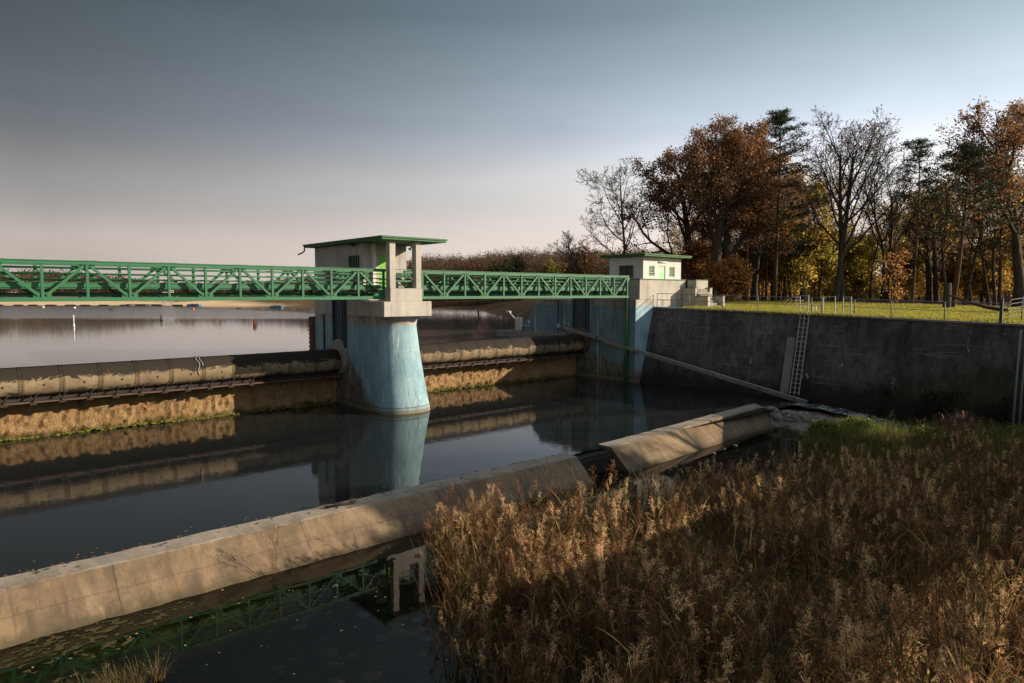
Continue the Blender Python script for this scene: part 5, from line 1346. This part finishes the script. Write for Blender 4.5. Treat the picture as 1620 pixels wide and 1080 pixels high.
def reed_region(n):
    x = rg.uniform(-16, 19.5, n); y = rg.uniform(-31, -14.1, n)
    e = reed_edge(y) + .35 * np.sin(y * 2.3) + .25 * np.sin(y * 5.1)
    lim = np.interp(x, [-9, -6.5, -4, 0, 5, 8, 13, 16], [-14.7, -15.3, -16.9, -17.6, -18.4, -18.2, -17.6, -17.2]) + .3 * np.sin(x * 2.1) + .2 * np.sin(x * 5.3)
    ok = (x > e) & (y < lim)
    ok &= ~((x > 16.0) & (y > -20.5))
    return x[ok], y[ok]
def clearings(x, y):
    return 1.3 * np.exp(-(((x - 10.3) / 3.0) ** 2 + ((y + 19.0) / 1.9) ** 2)) + np.exp(-(((x - 14.5) / 3.6) ** 2 + ((y + 24.5) / 3.5) ** 2)) * .7
cx_, cy_ = reed_region(5200)
cl = .5 + .5 * np.sin(cx_ * .9 + 1.3 * np.sin(cy_ * .7)) * np.cos(cy_ * .8 + cx_ * .3)
kp = rg.random(len(cx_)) < np.clip(.30 + .75 * cl - clearings(cx_, cy_) * 1.3, .01, 1) * .46
cx_, cy_ = cx_[kp], cy_[kp]; nc = len(cx_)
cnt = rg.integers(3, 17, nc); ch = rg.uniform(.66, 1.22, nc); ck = np.where((cx_ > -5.5) | (cy_ < -22.5), rg.integers(1, 6, nc), rg.integers(0, 5, nc))          # each clump has its own height and habit
x = np.repeat(cx_, cnt) + rg.normal(0, .20, cnt.sum()); y = np.repeat(cy_, cnt) + rg.normal(0, .20, cnt.sum()); hs = np.repeat(ch, cnt); kk = np.repeat(ck, cnt)
ok = x > reed_edge(y) - .1; x, y, hs, kk = x[ok], y[ok], hs[ok], kk[ok]
z = terrain(x, y); n = len(x); print('reeds', n)
hs = hs * rg.uniform(.72, 1.15, n) * np.interp(y, [-28, -21], [1.06, 1.0]) * np.interp(x, [-12, 0, 8, 16], [1.10, .96, .74, .60]) * np.interp(y - np.interp(x, [-9, -4, 0, 5, 13], [-15, -17, -17.6, -18.4, -17.6]), [-3.5, 0], [1., .62])
rot = np.stack([rg.normal(0, .13, n), rg.normal(-.05, .13, n), rg.uniform(0, 6.28, n)], 1)
idx = np.where((kk < 2) | ((kk == 2) & (rg.random(n) < .5)), rg.integers(0, 14, n), np.where(rg.random(n) < .25, rg.integers(0, 14, n), rg.integers(14, 22, n)))
scatter('reeds', np.stack([x, y, z - .03], 1), [reed_proto(k, .3 if k % 5 == 0 else .08) for k in range(14)] + [reed_proto(50 + k, .35 if k % 4 == 0 else .1, False) for k in range(8)], rot, hs, idx)
# low green and straw grasses on the mounds and between the reeds
GREEN = [(.15, .20, .04), (.21, .27, .05), (.10, .145, .035), (.33, .31, .075)]
STRAW = [(.17, .12, .05), (.12, .075, .035), (.22, .15, .06), (.09, .08, .025)]
x, y = reed_region(30000)
gr1 = np.exp(-(((x - 10.3) / 3.0) ** 2 + ((y + 19.0) / 1.8) ** 2)) * 2.0 + np.exp(-(((x - 14.5) / 4.2) ** 2 + ((y + 24.5) / 4) ** 2)) * .9
gr1 = gr1 * np.clip(fbm(x * .55 + 40, y * .7 + 60, 33) * 3.4 - .7, .15, 1.5)
keep = rg.random(len(x)) < np.clip(gr1, .10, 1.6) * .42
x, y, gr1 = x[keep], y[keep], gr1[keep]; z = terrain(x, y); n = len(x)
idx = np.where(rg.random(n) < np.clip(gr1 * .7, .2, .62), rg.integers(0, 4, n), rg.integers(4, 8, n))
scatter('tall_grass', np.stack([x, y, z - .02], 1), [grass_proto(k, GREEN, .75, 46, .3) for k in range(4)] + [grass_proto(20 + k, STRAW, .8, 40, .3) for k in range(4)], np.stack([np.zeros(n), np.zeros(n), rg.uniform(0, 6.28, n)], 1), rg.uniform(.45, 1.5, n), idx)
# lawn grass on the right bank
n = 17000; x = 23.2 + 34 * rg.random(n) ** 1.8; y = rg.uniform(-26, 24, n); ok = ~((x < 29) & (y > -2.3) & (y < 12)); x, y = x[ok], y[ok]; n = len(x); z = terrain(x, y)
LAWN = [(.46, .42, .07), (.34, .33, .06), (.56, .48, .11), (.22, .23, .045)]
scatter('lawn_grass', np.stack([x, y, z - .01], 1), [grass_proto(40 + k, LAWN, .17, 50, .45, .6, .009) for k in range(4)], np.stack([np.zeros(n), np.zeros(n), rg.uniform(0, 6.28, n)], 1), rg.uniform(.7, 1.7, n), rg.integers(0, 4, n))
# single tufts
def tuft(name, label, pts, protos, seed):
    r_ = random.Random(seed); b = MB(); cols = []; me0 = []
    S = []
    for (px_, py_, pz_, s_) in pts:
        me_ = protos[r_.randrange(len(protos))]; a = r_.uniform(0, 6.28); ca_, sa_ = math.cos(a), math.sin(a); o = len(b.v)
        b.v += [(px_ + s_ * (v.co.x * ca_ - v.co.y * sa_), py_ + s_ * (v.co.x * sa_ + v.co.y * ca_), pz_ + s_ * v.co.z) for v in me_.vertices]
        for p in me_.polygons: b.f.append([i + o for i in p.vertices]); b.m.append(0); b.sm.append(False)
        cols += [tuple(d.color) for d in me_.color_attributes['Col'].data]
    o = b.build(name, M['reed'], None, loc=pts[0][:3]); ca = o.data.color_attributes.new('Col', 'FLOAT_COLOR', 'POINT'); ca.data.foreach_set('color', np.array(cols, dtype=np.float32).ravel())
    return tag(o, label, 'plant')
rp = [reed_proto(100 + k) for k in range(4)]; gp = [grass_proto(120 + k, STRAW + [(.34, .25, .12)], .7, 60, .12, .9) for k in range(3)]
tuft('reed_tuft', 'single dry reed tuft growing at the foot of the long front weir', [(-13.2 + .05 * math.sin(k * 3), -14.2 - .04 * k, -.9, .55 + .03 * k) for k in range(6)], rp, 1)
tuft('grass_tuft', 'straw coloured grass tuft in the lower left picture corner', [(-17.9 + .45 * (k % 4) - .1 * k, -17.75 - .22 * (k // 4) + .07 * k, -1.0, 1.0) for k in range(12)], gp, 2)
# seed-head shrub at the foot of the wall
def seedshrub(label, x, y, z, H, seed):
    t = Tree(seed)
    for k in range(5): t.branch(Vector((.1 * k - .2, 0, 0)), Vector((.25 * (k - 2), .2 * math.sin(k), 1)).normalized(), H * .7, .018, 0, broad(n=(5, 4, 3), seg=(5, 4, 3, 3, 3), max=2, leaf_lvl=2, sides=(4, 3, 3, 3, 3), rmin=.005, start=(.3, .3, .3, .3)))
    root = thing('seed_head_shrub', label, 'shrub', (x, y, z)); b = MB(); b.v = [(v[0] + x, v[1] + y, v[2] + z) for v in t.b.v]; b.f = t.b.f; b.m = t.b.m; b.sm = t.b.sm; b.build('stems', M['bark'], root)
    me = leaves(t.rg, np.array(t.tips), 5, .07, .035, [(.16, .12, .10), (.20, .15, .12), (.10, .075, .06)], M['leaf'], 'seed_heads'); c = bpy.data.objects.new('seed_heads', me); COL.objects.link(c); c.parent = root
seedshrub('greyish shrub with dry seed heads at the foot of the dark wall by the stream', 17.9, -21.6, -.7, 1.9, 5)
# broad-leaved green bush and ivy low on the wall
b = None
rgi = np.random.default_rng(3); n = 2600; tt = -16.5 - 6.2 * rgi.random(n); zz = -1 + 2.4 * rgi.random(n) ** 1.6
sel = rgi.random(n) < .35 + .5 * np.sin(tt * 1.9 + zz) ; tt, zz = tt[sel], zz[sel]; cen = np.array([wall_pt(a, c, .07 + .1 * rgi.random()) for a, c in zip(tt, zz)])
a = rand_dirs(rgi, len(cen)); bb = np.cross(a, rand_dirs(rgi, len(cen))); bb /= np.linalg.norm(bb, axis=1)[:, None]
me = quads_mesh('ivy', cen, a * .07, bb * .05, palette(rgi, len(cen), [(.03, .04, .012), (.05, .055, .015), (.02, .028, .01)]), M['leaf'])
o = bpy.data.objects.new('ivy', me); COL.objects.link(o); tag(o, 'dark ivy patch growing low on the right end of the dark wall', 'ivy')

# ------------------------------------------------------------------ outside the frame: the narrow footbridge the viewer stands on, left abutment, shade trees to the right
rb = thing('plate_bridge', 'narrow unseen footbridge under the viewpoint, solid sides added to shade the reeds', 'bridge', (0, -34, 4))
b = MB(); b.box(-40, 45, -33.2, -32.0, 4.55, 4.85); b.build('deck', M['concrete_grey'], rb, .03)
for y in (-31.98, -33.25): MB().box(-40, 45, y - .04, y + .04, 4.2, 6.72).build('shade_girder', M['rail_grey'], rb)  # solid sides made up, height set for the shadow band across the reeds
for x in (-24.5, 22): MB().box(x - .8, x + .8, -33.2, -32.02, -2, 4.54).build('pier', M['concrete_grey'], rb)
la = thing('abutment', 'blue painted concrete abutment at the left bank outside the picture', 'abutment', (-21, 5, 0))
MB().box(-23.6, -19.62, .3, 10.6, -2, 6.1).build('abutment_body', M['abut'], la, .02)
MB().box(-24.2, -23.35, -31.8, .28, -2, 5.1).build('wing_wall', M['wall'], la)
shade = [((42.3, 24.8), 13.2, 71), ((48.3, 19.6), 10.2, 72), ((60, 27), 13, 74)]  # unseen trees, placed and sized to shade the weir and reeds
for k, (q, H, sd) in enumerate(shade):
    x, y = cs(*q)
    make_tree('bare_tree', ('half leafless shade tree on the right bank outside the picture, nearest the wall', 'half leafless shade tree on the right bank outside the picture, nearest the plate bridge', 'tallest half leafless shade tree on the right bank outside the picture')[k], (x, y), H, .3, broad(n=(12, 8, 7, 4), trunk=.6, rmin=.016, max=3, leaf_lvl=2, start=(.15, .2, .2, .15), ang=(58, 45, 45, 45), len=(.7, .5, .48, .5)), sd, dict(per=7, spread=.5, size=.24, cols=RUST, keep=1))
x, y = cs(41.5, 33)
make_tree('bare_tree', 'leafless shade tree on the right bank outside the picture, level with the ladder', (x, y), 11.5, .3, broad(n=(6, 5, 4, 3), trunk=.62, rmin=.03, max=2, leaf_lvl=9, ang=(50, 40, 40, 40)), 75)  # unseen tree, added to throw branch shadows on the weir piece

BUSH = [(.11, .15, .03), (.16, .20, .04), (.08, .11, .025), (.24, .24, .06)]
for k, (x, y, H, lb) in enumerate(((9.6, -18.6, 1.15, 'leafy green bush at the back edge of the reeds, nearest the far weir piece'), (11.4, -19.3, 1.0, 'leafy green bush at the back edge of the reeds, just right of the first'),
        (13.6, -21.2, .9, 'low green yellow bush between the reeds and the stream'), (15.6, -24.2, 1.0, 'broad green bush in the reeds near the right picture edge'), (16.6, -26.6, .9, 'yellowing low bush at the right picture edge among the reeds'))):
    make_tree('green_bush', lb, (x, y), H, .02, broad(n=(6, 5, 4, 4), trunk=.75, start=(.05, .15, .15, .1), ang=(62, 48, 45, 45), len=(.95, .6, .55, .5), max=2, leaf_lvl=1, sides=(4, 3, 3, 3, 3), rmin=.004), 90 + k,
              dict(per=9, spread=.11, size=.045, cols=BUSH if k < 4 else BUSH[3:] + YELLOW[:2]), stems=6)
